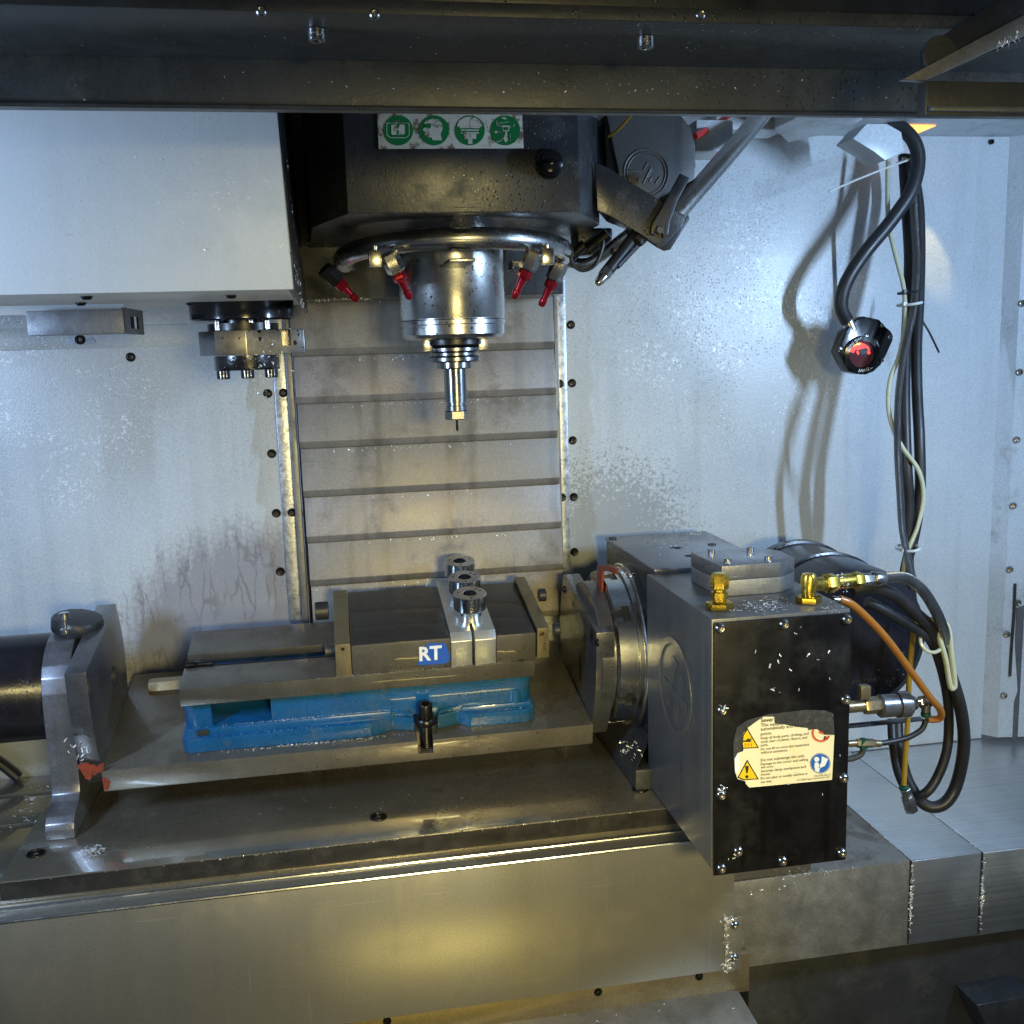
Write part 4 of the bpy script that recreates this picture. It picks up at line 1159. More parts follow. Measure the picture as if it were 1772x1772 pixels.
g = G(); q = att(340, 1272, v=v0); g.box((q.x - .0, v0 + .0065, wfl + .0005), (q.x + .014, v0 + .0085, wfl + .009), .0003); part('worn_patch', g, M['dark'], vz)
vr0 = att(450, 1146, w=wrt).y
vq0, vq1 = att(450, 1124, w=wrt).y, att(450, 1084, w=wrt).y
ua, ub = att(309, 1195, v=v0).x, 0.2505
g = G(); g.box((ua, v0, wrb), (ub, vr0, wrt), .0012); part('rail', g, M['vise'], vz)
g = G(); g.box((ua, vq0, wrt - .011), (ub, min(vq1, .100), wrt), .0012); part('rail', g, M['vise'], vz)
# spindle shaft, its nut and the hex drive end
def tl(p): return tuple(AX + UT.transposed() @ Vector(p))
chips([tl((uv0 + .01, v0 + .0105, wfl + .0108)), tl((um - .055, v0 + .0105, wfl + .0108)), tl((um - .055, v0 + .0125, wfl + .0108)), tl((uv0 + .01, v0 + .0125, wfl + .0108))], 230, 0.0016)
chips([tl((uv0 + .03, v0 + .0005, wfl + .0004)), tl((um - .08, v0 + .0005, wfl + .0004)), tl((um - .08, v0 + .006, wfl + .0004)), tl((uv0 + .03, v0 + .006, wfl + .0004))], 60, 0.0014)
chips([tl((um + .07, v0 + .003, wfl + .0004)), tl((uv1 - .02, v0 + .003, wfl + .0004)), tl((uv1 - .02, v0 + .007, wfl + .0004))], 60, 0.0014)
chips([tl((ua + .005, v0 + .0004, wrt + .0004)), tl((ub - .005, v0 + .0004, wrt + .0004)), tl((ub - .005, v0 + .002, wrt + .0004))], 60, 0.0016)
vm = (vr0 + vq0) / 2
g = G(); g.cyl((-.20, vm, .004), (.0, vm, .004), .0105); part('lead_screw', g, M['oxide'], vz)
g = G(); q = att(570, 1126, v=vm); g.cyl((q.x - .006, vm, q.z), (-.014, vm, q.z), px(13, 1.3), 28); part('sleeve', g, M['vise'], vz)
q = att(300, 1186, v=.0); g = G(); q2 = att(258, 1186, v=.0); g.hexn((q2.x, .0, q.z), (ua + .02, .0, q.z), .0115, rot=.0); part('drive_hex', g, M['bronze'], vz)
g = G(); q = att(340, 1150, v=vr0 + .008); g.cyl(q - Vector((.014, 0, 0)), q, .0045); g.cyl(q, q + Vector((.022, 0, 0)), .0032); part('thumb_screw', g, M['oxide'], vz)
# jaws
wj = .066
vj = -0.066
vjb = .104
ujl0, ujl1 = att(579, 1112, v=vj).x, att(606, 1112, v=vj).x
uj2 = att(780, 1100, v=vj).x
ua1, ua2, ua3 = att(817, 1120, v=vj).x, att(822, 1120, v=vj).x, att(858, 1120, v=vj).x
us0, us1, us2 = att(927, 1120, v=vj).x, att(929, 1100, v=vj).x, att(950, 1100, v=vj).x
wje = wrt + .0002
g = G(); g.box((ujl1 + .0008, vj, wje), (uj2 - .0004, vjb, wj), .0012); mj = part('movable_jaw', g, M['vise'], vz)
g = G(); g.box((ujl1 + .003, vj + .0016, wj), (uj2 - .002, vjb - .002, wj + .0006), .0002); part('top_plate', g, M['jawtop'], mj)
c = G(); q = att(593, 1123, v=vj); c.cyl((q.x, vj - .01, q.z), (q.x, vj + .01, q.z), .0026)
g = G(); g.box((ujl0, vj - .001, wje - .001), (ujl1, vjb, wj + .004), .0008); part('jaw_stop', g, M['bronze'], vz, cuts=[c])
g = G(); q = att(569, 1056, u=ujl0); g.cyl((ujl0 - .013, q.y, q.z), (ujl0, q.y, q.z), .0088); part('stop_knob', g, M['rubber'], vz)
wal = .0705
for a, b in ((uj2, ua1), (ua2, ua3)):
    g = G(); g.prism([(a, vj - .0008, wje), (a, vjb + .010, wje), (a, vjb + .010, wal), (a, vj + .008, wal), (a, vj - .0008, wal - .010)], (b - a, 0, 0), .0006)
    part('soft_jaw', g, M['alu'], vz)
c = G(); q0, q1 = att(895, 1147, v=vj), att(908, 1147, v=vj); c.box((q0.x, vj - .02, wje - .01), (q1.x, vj + .3, wje + .0035), 0)
g = G(); g.box((ua3 + .0006, vj, wje), (us0, vjb, wj - .002), .0012); fj = part('fixed_jaw', g, M['vise'], vz)
g = G(); g.box((ua3 + .002, vj + .002, wj - .002), (us0 - .002, vjb - .002, wj - .0014), .0002); part('top_plate', g, M['jawtop'], fj)
g = G(); g.box((q0.x, vj - .0004, wje - .003), (q1.x, vj + .002, wje + .002), 0); part('key_slot_shade', g, M['hole'], vz)  # black block on the jaw draws the shade of the slot
g = G(); g.box((us0 + .0004, vj + .001, wje + .004), (us1, vjb, wj + .001), .0006); part('spacer_plate', g, M['oxide'], vz)
c = G(); q = att(937, 1096, v=vj); c.cyl((q.x, vj - .01, q.z), (q.x, vj + .006, q.z), .0034)
wst = att(940, 1137, v=vj).z
g = G(); g.box((us1 + .0003, vj - .002, wst), (us2, vjb + .002, wj + .005), .0008); stp = part('stop_bar', g, M['bronze'], vz, cuts=[c])
lettering('engraving', '5TH AXIS', (us2 - .0085, vj - .00225, wst + .038), (0, 0, -1), (1, 0, 0), stp, M['oxide'], width=.028)
g = G(); q = att(932, 1030, u=us2); g.cyl((us2, q.y, q.z), (us2 + .010, q.y, q.z), .009); q = att(958, 1090, u=us2); g.cyl((us2, q.y, q.z), (us2 + .008, q.y, q.z), .009); part('stop_knob', g, M['rubber'], vz)
# torn blue sticker with the last two letters of a name
def st(x, y): return att(500 + x * .2822, 920 + y * .2822, v=vj - .0004)
g = G(); g.prism([st(x, y) for x, y in ((790, 818), (800, 770), (830, 715), (850, 685), (955, 682), (975, 730), (990, 770), (975, 800), (930, 812))], (0, -.0004, 0)); stk = part('sticker', g, M['bluesticker'], vz)
a, b = st(805, 790), st(945, 783)
o = st(800, 790) + Vector((0, -.0007, 0))
lettering('letters', 'RT', o, (1, 0, 0), (0, 0, 1), stk, M['cleanwhite'], width=(st(938, 780) - st(800, 780)).length, height=abs(st(900, 705).z - st(900, 790).z), bold=.03)

# three turned workpieces clamped in the soft jaws
for i, (x, y, lab) in enumerate(((813, 1026, 'front turned aluminium collar, nearest of three standing on the soft jaws'), (804, 998, 'middle turned aluminium collar between two others on the soft jaws'), (795, 970, 'rearmost turned aluminium collar on the soft jaws, next to the way cover'))):
    wt_ = .1085
    q = att(x, y, w=wt_)
    wk = thing('machined_collar', lab, 'collar', (q.x, q.y, wal), tilt=True, group='turned collars in the soft jaws')
    R_ = px(30, 1.31)
    g = G()
    g.lathe([(.0165, wal + .0002), (.0165, wal + .0125), (.0172, wal + .0140), (R_ - .0005, wal + .0165), (R_, wal + .0172), (R_, wt_ - .0006), (R_ - .0006, wt_), (.0098, wt_), (.0092, wt_ - .0006), (.0092, wt_ - .022), (0, wt_ - .022)], (q.x, q.y, 0), (0, 0, 1), 48)
    cuts = []
    for an in (20, 50, 165, 270):
        c = G(); c.cyl((q.x + .0158 * math.cos(math.radians(an)), q.y + .0158 * math.sin(math.radians(an)), wt_ - .006), (q.x + .0158 * math.cos(math.radians(an)), q.y + .0158 * math.sin(math.radians(an)), wt_ + .004), .0016, 10); cuts.append(c)
    for an in (-142, -38):
        e = Vector((math.cos(math.radians(an)), math.sin(math.radians(an)), 0)); p = Vector((q.x, q.y, wal + .0125))
        c = G(); c.cyl(p + e * .008, p + e * .03, .0032, 14); cuts.append(c)
    part('turned_body', g, M['part'], wk, cuts=cuts)

# socket cap screw with washer at the vise front
q = att(736, 1222, v=v0 - .006)
cb = thing('clamp_bolt', 'black socket head clamp bolt with washer at the front of the blue vise', 'bolt', (q.x, v0 - .006, WP - .02), tilt=True)
wb1 = att(738, 1244, v=v0 - .006).z
g = G(); g.lathe([(0, wb1 + .012), (.0052, wb1 + .012), (.0055, q.z + .004), (.0085, q.z + .004), (.0092, q.z + .003), (.0098, wb1 + .004)], (q.x, v0 - .006, 0), (0, 0, 1), 28, cap=False); part('head', g, M['oxide'], cb)
g = G(); g.lathe([(.015, wb1 - .004), (.0155, wb1 - .003), (.0150, wb1 + .001), (.0125, wb1 + .004), (.008, wb1 + .0042)], (q.x, v0 - .006, 0), (0, 0, 1), 32); part('washer', g, M['oxide'], cb)
g = G()
g.lathe([(.0075, WP - .018)] + [(.0075 + (.0007 if k % 2 else 0), WP - .018 + .0016 * k) for k in range(int((wb1 - .004 - WP + .018) / .0016))] + [(.0075, wb1 - .004)], (q.x, v0 - .006, 0), (0, 0, 1), 20); part('threaded_shank', g, M['oxide'], cb)

# ================================================================== rotary table
XB, XBR = 0.394, 0.5575
YP = 1.012
rt = thing('rotary_table', 'grey boxy rotary table unit with black front panel right of the vise', 'rotary table', (0.47, 1.25, 0))
g = G(); g.box((XB, YP + .0045, .0015), (XBR, 1.2495, .295), .002); box_ = part('motor_box', g, M['grey'], rt)
g = G(); g.box((XB + .0015, YP, -.0045), (XBR - .0005, YP + .004, .2915), .0012); pan = part('front_panel', g, M['panel'], rt)
for x, y in ((162, 167), (555, 143), (940, 112), (175, 670), (933, 605), (173, 1163), (170, 1190), (920, 1087), (275, 1535), (172, 1640), (547, 1595), (910, 1545)):
    screw(rt, at(1200 + x * .2822, 1040 + y * .2822, Y=YP - .0003), (0, -1, 0), .0062, 'button', M['nickel'])
for x, y, n in ((1249, 1225, 10), (1248, 1368, 10), (1268, 1482, 8)):
    cluster(at(x, y, Y=YP - .002), (0, -1, 0), n, .006, .0028)
# round emblem raised on the left face
c = at(1167, 1188, X=XB - .0003)
Rm = .0615
g = G()
for i in range(48):
    a0, a1 = 2 * pi * i / 48, 2 * pi * (i + 1) / 48
    g.prism([c + Vector((0, math.cos(a) * r_, math.sin(a) * r_)) for a, r_ in ((a0, Rm), (a1, Rm), (a1, Rm - .008), (a0, Rm - .008))], (-.0012, 0, 0))
for y0, z0, y1, z1, wd in ((-.005, .036, .030, -.030, .007), (-.030, .020, .0, -.042, .007), (.040, -.006, -.046, -.012, .006)):
    d = Vector((0, y1 - y0, z1 - z0)).normalized(); n = Vector((0, -d.z, d.y)) * wd
    p, q = c + Vector((0, y0, z0)), c + Vector((0, y1, z1))
    g.prism([p + n, q + n, q - n, p - n], (-.0011 - .0001 * (y0 > 0) - .0002 * (wd == .006), 0, 0), 0)
part('emblem', g, M['worn'], box_)
# warning label, torn, with its residue
def lb(x, y, k=0): return at(1240 + x * .13544, 1220 + y * .13544, Y=YP - .0003 - .0003 * k)
g = G(); g.prism([lb(x, y) for x, y in ((215, 700), (215, 470), (260, 280), (400, 190), (650, 120), (1150, 60), (1400, 70), (1490, 110), (1505, 380), (1440, 400), (1000, 300), (600, 220), (400, 320), (330, 480), (330, 560))], (0, -.0004, 0)); part('label_residue', g, M['foam'], pan)
g = G(); g.prism([lb(x, y, 2) for x, y in ((400, 290), (470, 240), (540, 190), (600, 150), (735, 150), (740, 235), (870, 250), (1000, 275), (1165, 297), (1170, 325), (1230, 312), (1285, 310), (1330, 350), (1370, 380), (1505, 385), (1490, 680), (1475, 955), (950, 1005), (420, 1055), (375, 1010), (370, 975), (270, 945), (235, 850), (230, 690), (270, 615), (340, 590), (345, 550), (330, 490), (345, 360))], (0, .0004, 0)); lab = part('warning_label', g, M['paper'], pan)
g = G(); g.prism([lb(x, y, 3) for x, y in ((230, 690), (270, 615), (300, 640), (296, 700), (305, 790), (270, 860), (236, 850))], (0, .0003, 0)); part('torn_edge', g, M['cleanwhite'], lab)
for s, y, x1, h in (('Sever', 222, 730, 0), ('This equipm', 278, 850, 0), ('automatically and has p', 328, 1110, 0), ('points.', 388, 710, 0), ('Keep all body parts, clothing, and', 440, 1175, 0), ('tools clear of platter, fixture, and', 487, 1155, 0), ('parts.', 530, 660, 0), ('Do not lift or move this equipment', 580, 1185, 0), ('without assistance.', 625, 910, 0),
                    ('Do not submerge the unit.', 722, 1125, 0), ('Damage to the motor and cabling', 772, 1170, 0), ('will occur.', 812, 735, 0), ('Securely clamp workpieces and', 862, 1140, 0), ('fixtures.', 903, 690, 0), ('Do not alter or modify machine in', 953, 1160, 0), ('any way.', 998, 710, 0)):
    p0 = lb(566, y, 3.4)
    wd = lb(x1, y, 3).x - lb(566, y, 3).x
    lettering('print', s, p0, (1, 0, 0), (0, 0, 1), lab, M['ink'], width=wd, bold=.012 if s == 'Sever' else .006)
lettering('print', '29-0794 Rev C', lb(1250, 922, 3.4), (1, 0, 0), (0, 0, 1), lab, M['ink'], width=lb(1460, 922).x - lb(1250, 922).x)
lettering('print', '\u00a9 2008 Haas Automation, Inc.', lb(1035, 972, 3.4), (1, 0, 0), (0, 0, 1), lab, M['ink'], width=lb(1450, 972).x - lb(1035, 972).x)
def tri(pts, m, k):
    g = G(); g.prism([lb(x, y, k) for x, y in pts], (0, .0002, 0)); part('warning_mark', g, M[m], lab)
tri([(392, 290), (542, 548), (342, 558), (330, 490), (345, 372)], 'ink', 3)
tri([(392, 320), (520, 538), (342, 545), (336, 490), (348, 392)], 'yellow', 4)
tri([(335, 455), (380, 450), (405, 425), (420, 440), (455, 405), (430, 440), (465, 430), (430, 455), (450, 470), (400, 470), (338, 470)], 'ink', 5)
for x in (362, 400, 440): tri([(x, 490), (x + 8, 490), (x + 8, 530), (x, 532)], 'redprint', 5)
tri([(392, 698), (540, 948), (340, 962), (268, 928)], 'ink', 3)
tri([(392, 728), (518, 938), (345, 948), (288, 918)], 'yellow', 4)
tri([(365, 780), (412, 778), (398, 870), (380, 872)], 'ink', 5)
tri(circle_pts(388, 916, 20, 14), 'ink', 5)
def ringp(cx, cy, r0, r1, m, k, a0=0, a1=360, n=30):
    g = G()
    for i in range(n):
        t0, t1 = [math.radians(a0 + (a1 - a0) * (i + j) / n) for j in (0, 1)]
        g.prism([lb(cx + r_ * math.cos(t), cy + r_ * math.sin(t), k) for t, r_ in ((t0, r1), (t1, r1), (t1, r0), (t0, r0))], (0, .0002, 0))
    part('warning_mark', g, M[m], lab)
ringp(1335, 355, 95, 113, 'redprint', 3, 20, 205)
ringp(1335, 355, 118, 122, 'redprint', 3, 22, 200)
tri([(1300, 350), (1335, 330), (1365, 350), (1372, 375), (1330, 365)], 'redprint', 4)
tri([(1365, 440), (1380, 395), (1395, 395), (1388, 440)], 'ink', 4)
tri([(1395, 410), (1445, 395), (1420, 440), (1395, 440)], 'redprint', 4)
tri(circle_pts(1325, 745, 120, 36), 'blueprint', 4)
ringp(1325, 745, 127, 131, 'blueprint', 3)
tri(circle_pts(1280, 695, 32, 18), 'cleanwhite', 5)
tri([(1255, 735), (1300, 735), (1325, 800), (1308, 860), (1262, 845), (1250, 790)], 'cleanwhite', 5)
tri([(1345, 655), (1425, 690), (1385, 775), (1320, 810), (1305, 790), (1340, 730)], 'cleanwhite', 5)
chips([lb(100, -1000), lb(1600, -1000), lb(1600, 800), lb(1650, 1800), lb(100, 1800)], 9, .0034)
chips([at(1260, 1085, Y=YP - .001), at(1460, 1080, Y=YP - .001), at(1440, 1220, Y=YP - .001), at(1260, 1230, Y=YP - .001)], 13, .0042)
# block bolted on top
za_ = .2955
A = at(1249, 1033, Z=za_); B = at(1351, 1026, Z=za_)
zt1 = at(1249, 980, Y=A.y).z
C_ = at(1383, 968, Z=zt1); D_ = at(1210, 963, Z=zt1)
zm = at(1249, 1005, Y=A.y).z
pl_ = [(A.x, A.y), (B.x, A.y), (C_.x, A.y + .02), (C_.x, D_.y + .005), (C_.x - .02, D_.y + .03), (D_.x, D_.y + .03), (D_.x, D_.y)]
g = G(); g.prism([(x, y, za_) for x, y in pl_], (0, 0, zm - za_ - .0004), .001); part('valve_block', g, M['greyzinc'], rt)
g = G(); g.prism([(x, y, zm) for x, y in pl_], (0, 0, zt1 - zm), .001); tb = part('block_cover', g, M['cast'], rt)
for x, y in ((996, 205), (1095, 262), (1235, 192), (1345, 247)):
    screw(rt, at(950 + x * .2822, 900 + y * .2822, Z=zt1), (0, 0, 1), .0045, 'socket', M['steel'], 'bolt')
cluster(at(1300, 965, Z=zt1 + .001), (0, 0, 1), 22, .008, .0025)
# brass fittings on the box top
q = at(1245, 1053, Z=.2955)
fz = lambda y: at(1245, y, Y=q.y).z
g = G(); g.hexn((q.x, q.y, .2952), (q.x, q.y, fz(1041)), px(26, 1.06), rot=.1)
g.lathe([(px(13, 1.06), fz(1042)), (px(13, 1.06), fz(1036)), (px(16, 1.06), fz(1035)), (px(16, 1.06), fz(1024)), (px(11, 1.06), fz(1023)), (px(11, 1.06), fz(1019))], (q.x, q.y, 0), (0, 0, 1), 6, rot=.1)
g.lathe([(px(15, 1.06), fz(1019)), (px(17, 1.06), fz(1017)), (px(17, 1.06), fz(998)), (px(14, 1.06), fz(992)), (px(10, 1.06), fz(991))], (q.x, q.y, 0), (0, 0, 1), 6, rot=.1)
part('plug_fitting', g, M['brass'], rt, 'upright brass plug fitting')
q = at(1399, 1042, Z=.2955)
fz2 = lambda y: at(1399, y, Y=q.y).z
g = G(); g.hexn((q.x, q.y, .2952), (q.x, q.y, fz2(1031)), px(24, 1.08), rot=.1)
g.lathe([(px(13, 1.08), fz2(1033)), (px(14, 1.08), fz2(1026)), (px(15, 1.08), fz2(1000)), (px(12, 1.08), fz2(993)), (px(6, 1.08), fz2(992))], (q.x, q.y, 0), (0, 0, 1), 20)
e0 = Vector((q.x, q.y, fz2(1012))); e1 = at(1425, 1010, Y=q.y + .015); e2 = at(1490, 1003, Y=q.y + .03); e3 = at(1505, 1002, Y=q.y + .034)
g.cyl(e0, e1, px(13, 1.08)); g.hexn(e1, e1.lerp(e2, .3), px(18, 1.09)); g.cyl(e1.lerp(e2, .3), e1.lerp(e2, .75), px(14, 1.1)); g.hexn(e1.lerp(e2, .75), e2, px(16, 1.1))
part('elbow_fitting', g, M['brass'], rt, 'brass elbow fitting stained green')
cluster(e1.lerp(e2, .4) + Vector((0, -.009, 0)), (0, -1, .5), 40, .012, .0018)
chips([at(1265, 1035, Z=.296), at(1380, 1030, Z=.296), at(1400, 1062, Z=.296), at(1255, 1072, Z=.296)], 130, .0040)
chips([at(1410, 1040, Z=.296), at(1465, 1045, Z=.296), at(1465, 1060, Z=.296), at(1400, 1066, Z=.296)], 30, .003)
# main body behind
g = G(); g.box((.4055, 1.2500, .0), (.567, 1.490, .2945), .003); part('main_body', g, M['head'], rt)
cuts = []
for x, y in ((1170, 949), (1195, 963)):
    q = at(x, y, Z=.299); c = G(); c.cyl((q.x, q.y, .28), (q.x, q.y, .31), .009); cuts.append(c)
g = G(); g.box((.4045, 1.2470, .2948), (.5675, 1.492, .300), .0012); part('body_lid', g, M['lid'], rt, cuts=cuts)
for x, y in ((1060, 931), (1150, 985), (1232, 942)): 
    screw(rt, at(x, y, Z=.3001), (0, 0, 1), .006, 'sunk', M['oxide'], 'bolt')
chips([at(1070, 930, Z=.3005), at(1190, 922, Z=.3005), at(1250, 950, Z=.3005), at(1150, 985, Z=.3005)], 40, .0035)
cluster(at(1200, 925, Z=.301), (0, 0, 1), 20, .012, .004)
ya_, za_2 = 1.366, .165
g = G(); g.lathe([(.118, .4052), (.118, .3955), (.1165, .394), (.1130, .3935), (.1130, .3862)], (0, ya_, za_2), (1, 0, 0), 96); part('face_ring', g, M['chrome'], rt)
cuts = []
for an in (200 + 6, 246, 160 - 20, 100, 60, 20, -20, 290):
    c_ = Vector((0, math.cos(math.radians(an)), math.sin(math.radians(an))))
    n_ = Vector((0, -c_.z, c_.y))
    for w2, x0, x1 in ((.006, .350, .371), (.0115, .370, .380)):
        c = G(); o_ = Vector((0, ya_, za_2)) + c_ * .098
        c.prism([o_ + n_ * w2 + Vector((x0, 0, 0)), o_ - n_ * w2 + Vector((x0, 0, 0)), o_ - n_ * w2 + Vector((x1, 0, 0)), o_ + n_ * w2 + Vector((x1, 0, 0))], c_ * .03); cuts.append(c)
g = G(); g.lathe([(0, .3592), (.105, .3592), (.1085, .3605), (.1085, .3858), (.108, .3861), (0, .3861)], (0, ya_, za_2), (1, 0, 0), 96, cap=False); pt_ = part('platter', g, M['chrome'], rt, cuts=cuts)
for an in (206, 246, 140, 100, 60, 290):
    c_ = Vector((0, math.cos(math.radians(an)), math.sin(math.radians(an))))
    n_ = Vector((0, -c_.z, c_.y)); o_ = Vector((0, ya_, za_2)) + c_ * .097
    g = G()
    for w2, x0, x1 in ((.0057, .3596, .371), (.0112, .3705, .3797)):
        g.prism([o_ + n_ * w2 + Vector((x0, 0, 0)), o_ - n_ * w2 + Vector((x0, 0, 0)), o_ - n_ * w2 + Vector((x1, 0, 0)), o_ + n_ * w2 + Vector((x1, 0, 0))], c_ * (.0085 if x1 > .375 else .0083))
    part('slot_shade', g, M['rubber'], pt_)  # black filler puts the recess shade into the platter slots
cluster(at(1080, 1000, X=.375) + Vector((0, -.01, .004)), (0, -.6, .8), 18, .010, .0025)
g = G(); g.box((.372, 1.235, .0005), (.405, 1.48, .030), .003); g.prism([(.374, 1.24, .03), (.374, 1.47, .03), (.404, 1.44, .062), (.404, 1.27, .062)], (.001, 0, 0)); part('base_foot', g, M['dark'], rt)
cluster(at(1090, 1300, Y=1.24), (0, -.5, .8), 30, .018, .0035)
# big round motor cover behind the box
mc = at(1478, 1105, Y=1.26)
Rc = 0.1035
g = G()
g.lathe([(0, 0), (Rc * .86, 0), (Rc * .97, .008), (Rc, .02), (Rc, .10), (Rc * 1.03, .101), (Rc * 1.03, .112), (Rc, .113), (Rc, .19), (Rc * 1.035, .191), (Rc * 1.035, .205), (Rc, .206), (Rc * .9, .235), (0, .24)], (mc.x, 1.24, mc.z), (0, 1, 0), 72, cap=False)
mcov = part('motor_cover', g, M['pipe'], rt)
lettering('embossed_text', 'INPUT PORT', at(1474, 1183, Y=1.2388), (1, 0, 0), (0, 0, 1), mcov, M['dark'], width=px(60, 1.21))
g = G(); a = at(1440, 1264, Y=1.20); b = at(1602, 1246, Y=1.20); g.box((a.x, 1.20, min(a.z, b.z)), (b.x, 1.215, max(a.z, b.z)), .002); part('support_bar', g, M['black'], rt)

# check valve on the right
yv = 1.13
va = thing('check_valve', 'silver check valve cylinder with bronze fittings right of the black panel', 'valve', at(1545, 1245, Y=yv))
def vx(x, y=1220): return at(x, y, Y=yv)
g = G(); g.cyl(vx(1465, 1224), vx(1496, 1221), px(12, yv)); g.hexn(vx(1494, 1222), vx(1522, 1219), px(17, yv)); q = vx(1492, 1200); g.box(q - Vector((.006, .008, .006)), q + Vector((.008, .004, .012)), .002); part('bronze_union', g, M['bronze'], va)
d = vx(1573, 1218) - vx(1519, 1222); L_ = d.length
g = G(); g.lathe([(px(18, yv), 0), (px(23, yv), .003), (px(23, yv), L_ * .55), (px(21, yv), L_ * .56), (px(21, yv), L_ * .6), (px(26, yv), L_ * .61), (px(26, yv), L_ * .95), (px(23, yv), L_)], vx(1519, 1222), d, 36); part('valve_body', g, M['cast'], va)
g = G(); g.hexn(vx(1573, 1218), vx(1585, 1216), px(14, yv)); g.cyl(vx(1585, 1216), vx(1592, 1215), px(9, yv)); g.hexn(vx(1590, 1215), vx(1602, 1214), px(12, yv)); g.cyl(vx(1602, 1214), vx(1611, 1213), px(11, yv)); g.cyl(vx(1603, 1218), vx(1602, 1232), px(9, yv)); part('end_fitting', g, M['nickel'], va)
g = G(); g.lathe([(px(9, yv), 0), (px(10, yv), .003), (px(9, yv), .006)], vx(1602, 1240), (0, 0, 1), 16); part('green_collar', g, M['greenrub'], va)

def hose(name, pts, r_, m, lab, cat, Y=None, grp=None, seg=12, parts=None):
    P = []
    for p in pts:
        if len(p) == 2: P.append(at(p[0], p[1], Y=Y - 0.12 * min(1, max(0, (p[1] - 300) / 480))))
        else: P.append(at(p[0], p[1], Y=p[2]))
    g = G(); g.tube(P, px(r_, (Y or pts[0][2])), seg, 7)
    return solo(name, g, M[m], lab, cat, grp, base=P[0])
hose('orange_tube', [(1452, 1036, 1.08), (1480, 1050, 1.08), (1530, 1100, 1.09), (1575, 1160, 1.1), (1608, 1205, 1.11), (1627, 1228, 1.12), (1626, 1243, 1.13), (1604, 1245, 1.13)], 7.5, 'orange', 'orange brown air tube arching from box top down to the check valve', 'tube')
g = G(); p = at(1452, 1038, Y=1.08); g.cyl(p - Vector((.008, 0, -.001)), p + Vector((.002, 0, -.001)), .0045); solo('tube_fitting', g, M['nickel'], 'small nickel push fitting at the upper end of the orange tube', 'fitting', base=p)
hose('drain_tube', [(1602, 1246, 1.13), (1595, 1262, 1.13), (1572, 1276, 1.13), (1545, 1283, 1.13), (1520, 1287, 1.13)], 5.5, 'rubber', 'short black tube curving from the check valve to the lower tee fitting', 'tube')
tee = thing('tee_fitting', 'small bronze tee fitting with green collars beside the black panel edge', 'fitting', at(1490, 1287, Y=yv))
g = G(); g.cyl(vx(1466, 1287), vx(1482, 1286), px(7, yv)); g.hexn(vx(1482, 1286), vx(1512, 1286), px(9, yv)); g.cyl(vx(1512, 1286), vx(1524, 1287), px(7, yv)); part('body', g, M['bronze'], tee)
g = G(); g.lathe([(px(11, yv), -.004), (px(12, yv), 0), (px(11, yv), .004)], vx(1494, 1287), (.3, -1, 0), 16); part('green_collar', g, M['greenrub'], tee)
g = G(); g.tube([vx(1495, 1291), vx(1490, 1305), vx(1476, 1312), vx(1462, 1314)], px(6, yv), 10); part('elbow_tube', g, M['dark'], tee)
# braided hose leaving the brass valve
bh = thing('braided_hose', 'braided steel hose bending down from the brass elbow fitting', 'hose', e3)
g = G(); g.hexn(e2, e2.lerp(e3, 1.3), px(12, 1.1)); d = (e3 - e2).normalized(); f0 = e2.lerp(e3, 1.3); f1 = f0 + d * .018
g.lathe([(px(13, 1.1), 0), (px(15, 1.1), .002), (px(14, 1.1), .017), (px(12, 1.1), .019)], f0, d, 12); part('crimp', g, M['nickel'], bh)
g = G(); g.tube([f1, at(1565, 1000, Y=1.13), at(1595, 1020, Y=1.14), at(1618, 1055, Y=1.15), at(1632, 1088, Y=1.16), at(1636, 1110, Y=1.17)], px(11, 1.13), 14, 8); part('hose', g, M['braid'], bh)
# dark cables from behind the fittings to the tie
hose('power_cable', [(1475, 1022, 1.14), (1510, 1016, 1.14), (1552, 1032, 1.15), (1585, 1062, 1.16), (1612, 1090, 1.17), (1640, 1155, 1.18), (1662, 1225, 1.18), (1668, 1290, 1.19), (1655, 1358, 1.2), (1632, 1392, 1.2), (1600, 1392, 1.21), (1570, 1350, 1.24), (1555, 1290, 1.28), (1552, 1245, 1.3)], 13, 'rubber', 'thick black cable hanging in the outer loop right of the rotary table', 'cable', grp='black cables looped beside the rotary table')
hose('power_cable', [(1500, 1040, 1.16), (1540, 1062, 1.16), (1590, 1092, 1.17), (1616, 1118, 1.18), (1636, 1185, 1.19), (1642, 1245, 1.2), (1638, 1300, 1.2), (1622, 1345, 1.2), (1602, 1372, 1.2), (1578, 1378, 1.22), (1556, 1340, 1.25), (1546, 1290, 1.28), (1543, 1245, 1.3)], 10, 'rubber', 'thinner black cable hanging in the inner loop right of the rotary table', 'cable', grp='black cables looped beside the rotary table')
# amber tube with coupling
at_ = thing('amber_tube', 'amber air tube hanging straight down to a silver coupling over the covers', 'tube', at(1575, 1415, Y=1.16))
P = [at(x, y, Y=1.2) for x, y in ((1590, 1062), (1580, 1100), (1573, 1180), (1570, 1260), (1566, 1320), (1564, 1358))]
g = G(); g.tube(P, px(5.5, 1.2), 10, 6); part('tube', g, M['amber'], at_)
q = P[-1]
g = G(); g.cyl(q + Vector((0, 0, -.001)), q + Vector((.001, 0, -.006)), px(10, 1.2)); part('green_collar', g, M['greenrub'], at_)
d = (at(1582, 1420, Y=1.2) - q).normalized()
g = G(); g.hexn(q + d * .006, q + d * .014, px(11, 1.2)); g.hexn(q + d * .0125, q + d * .021, px(9, 1.2)); g.hexn(q + d * .0185, q + d * .042, px(14, 1.2), rot=.3); part('coupling', g, M['nickel'], at_)
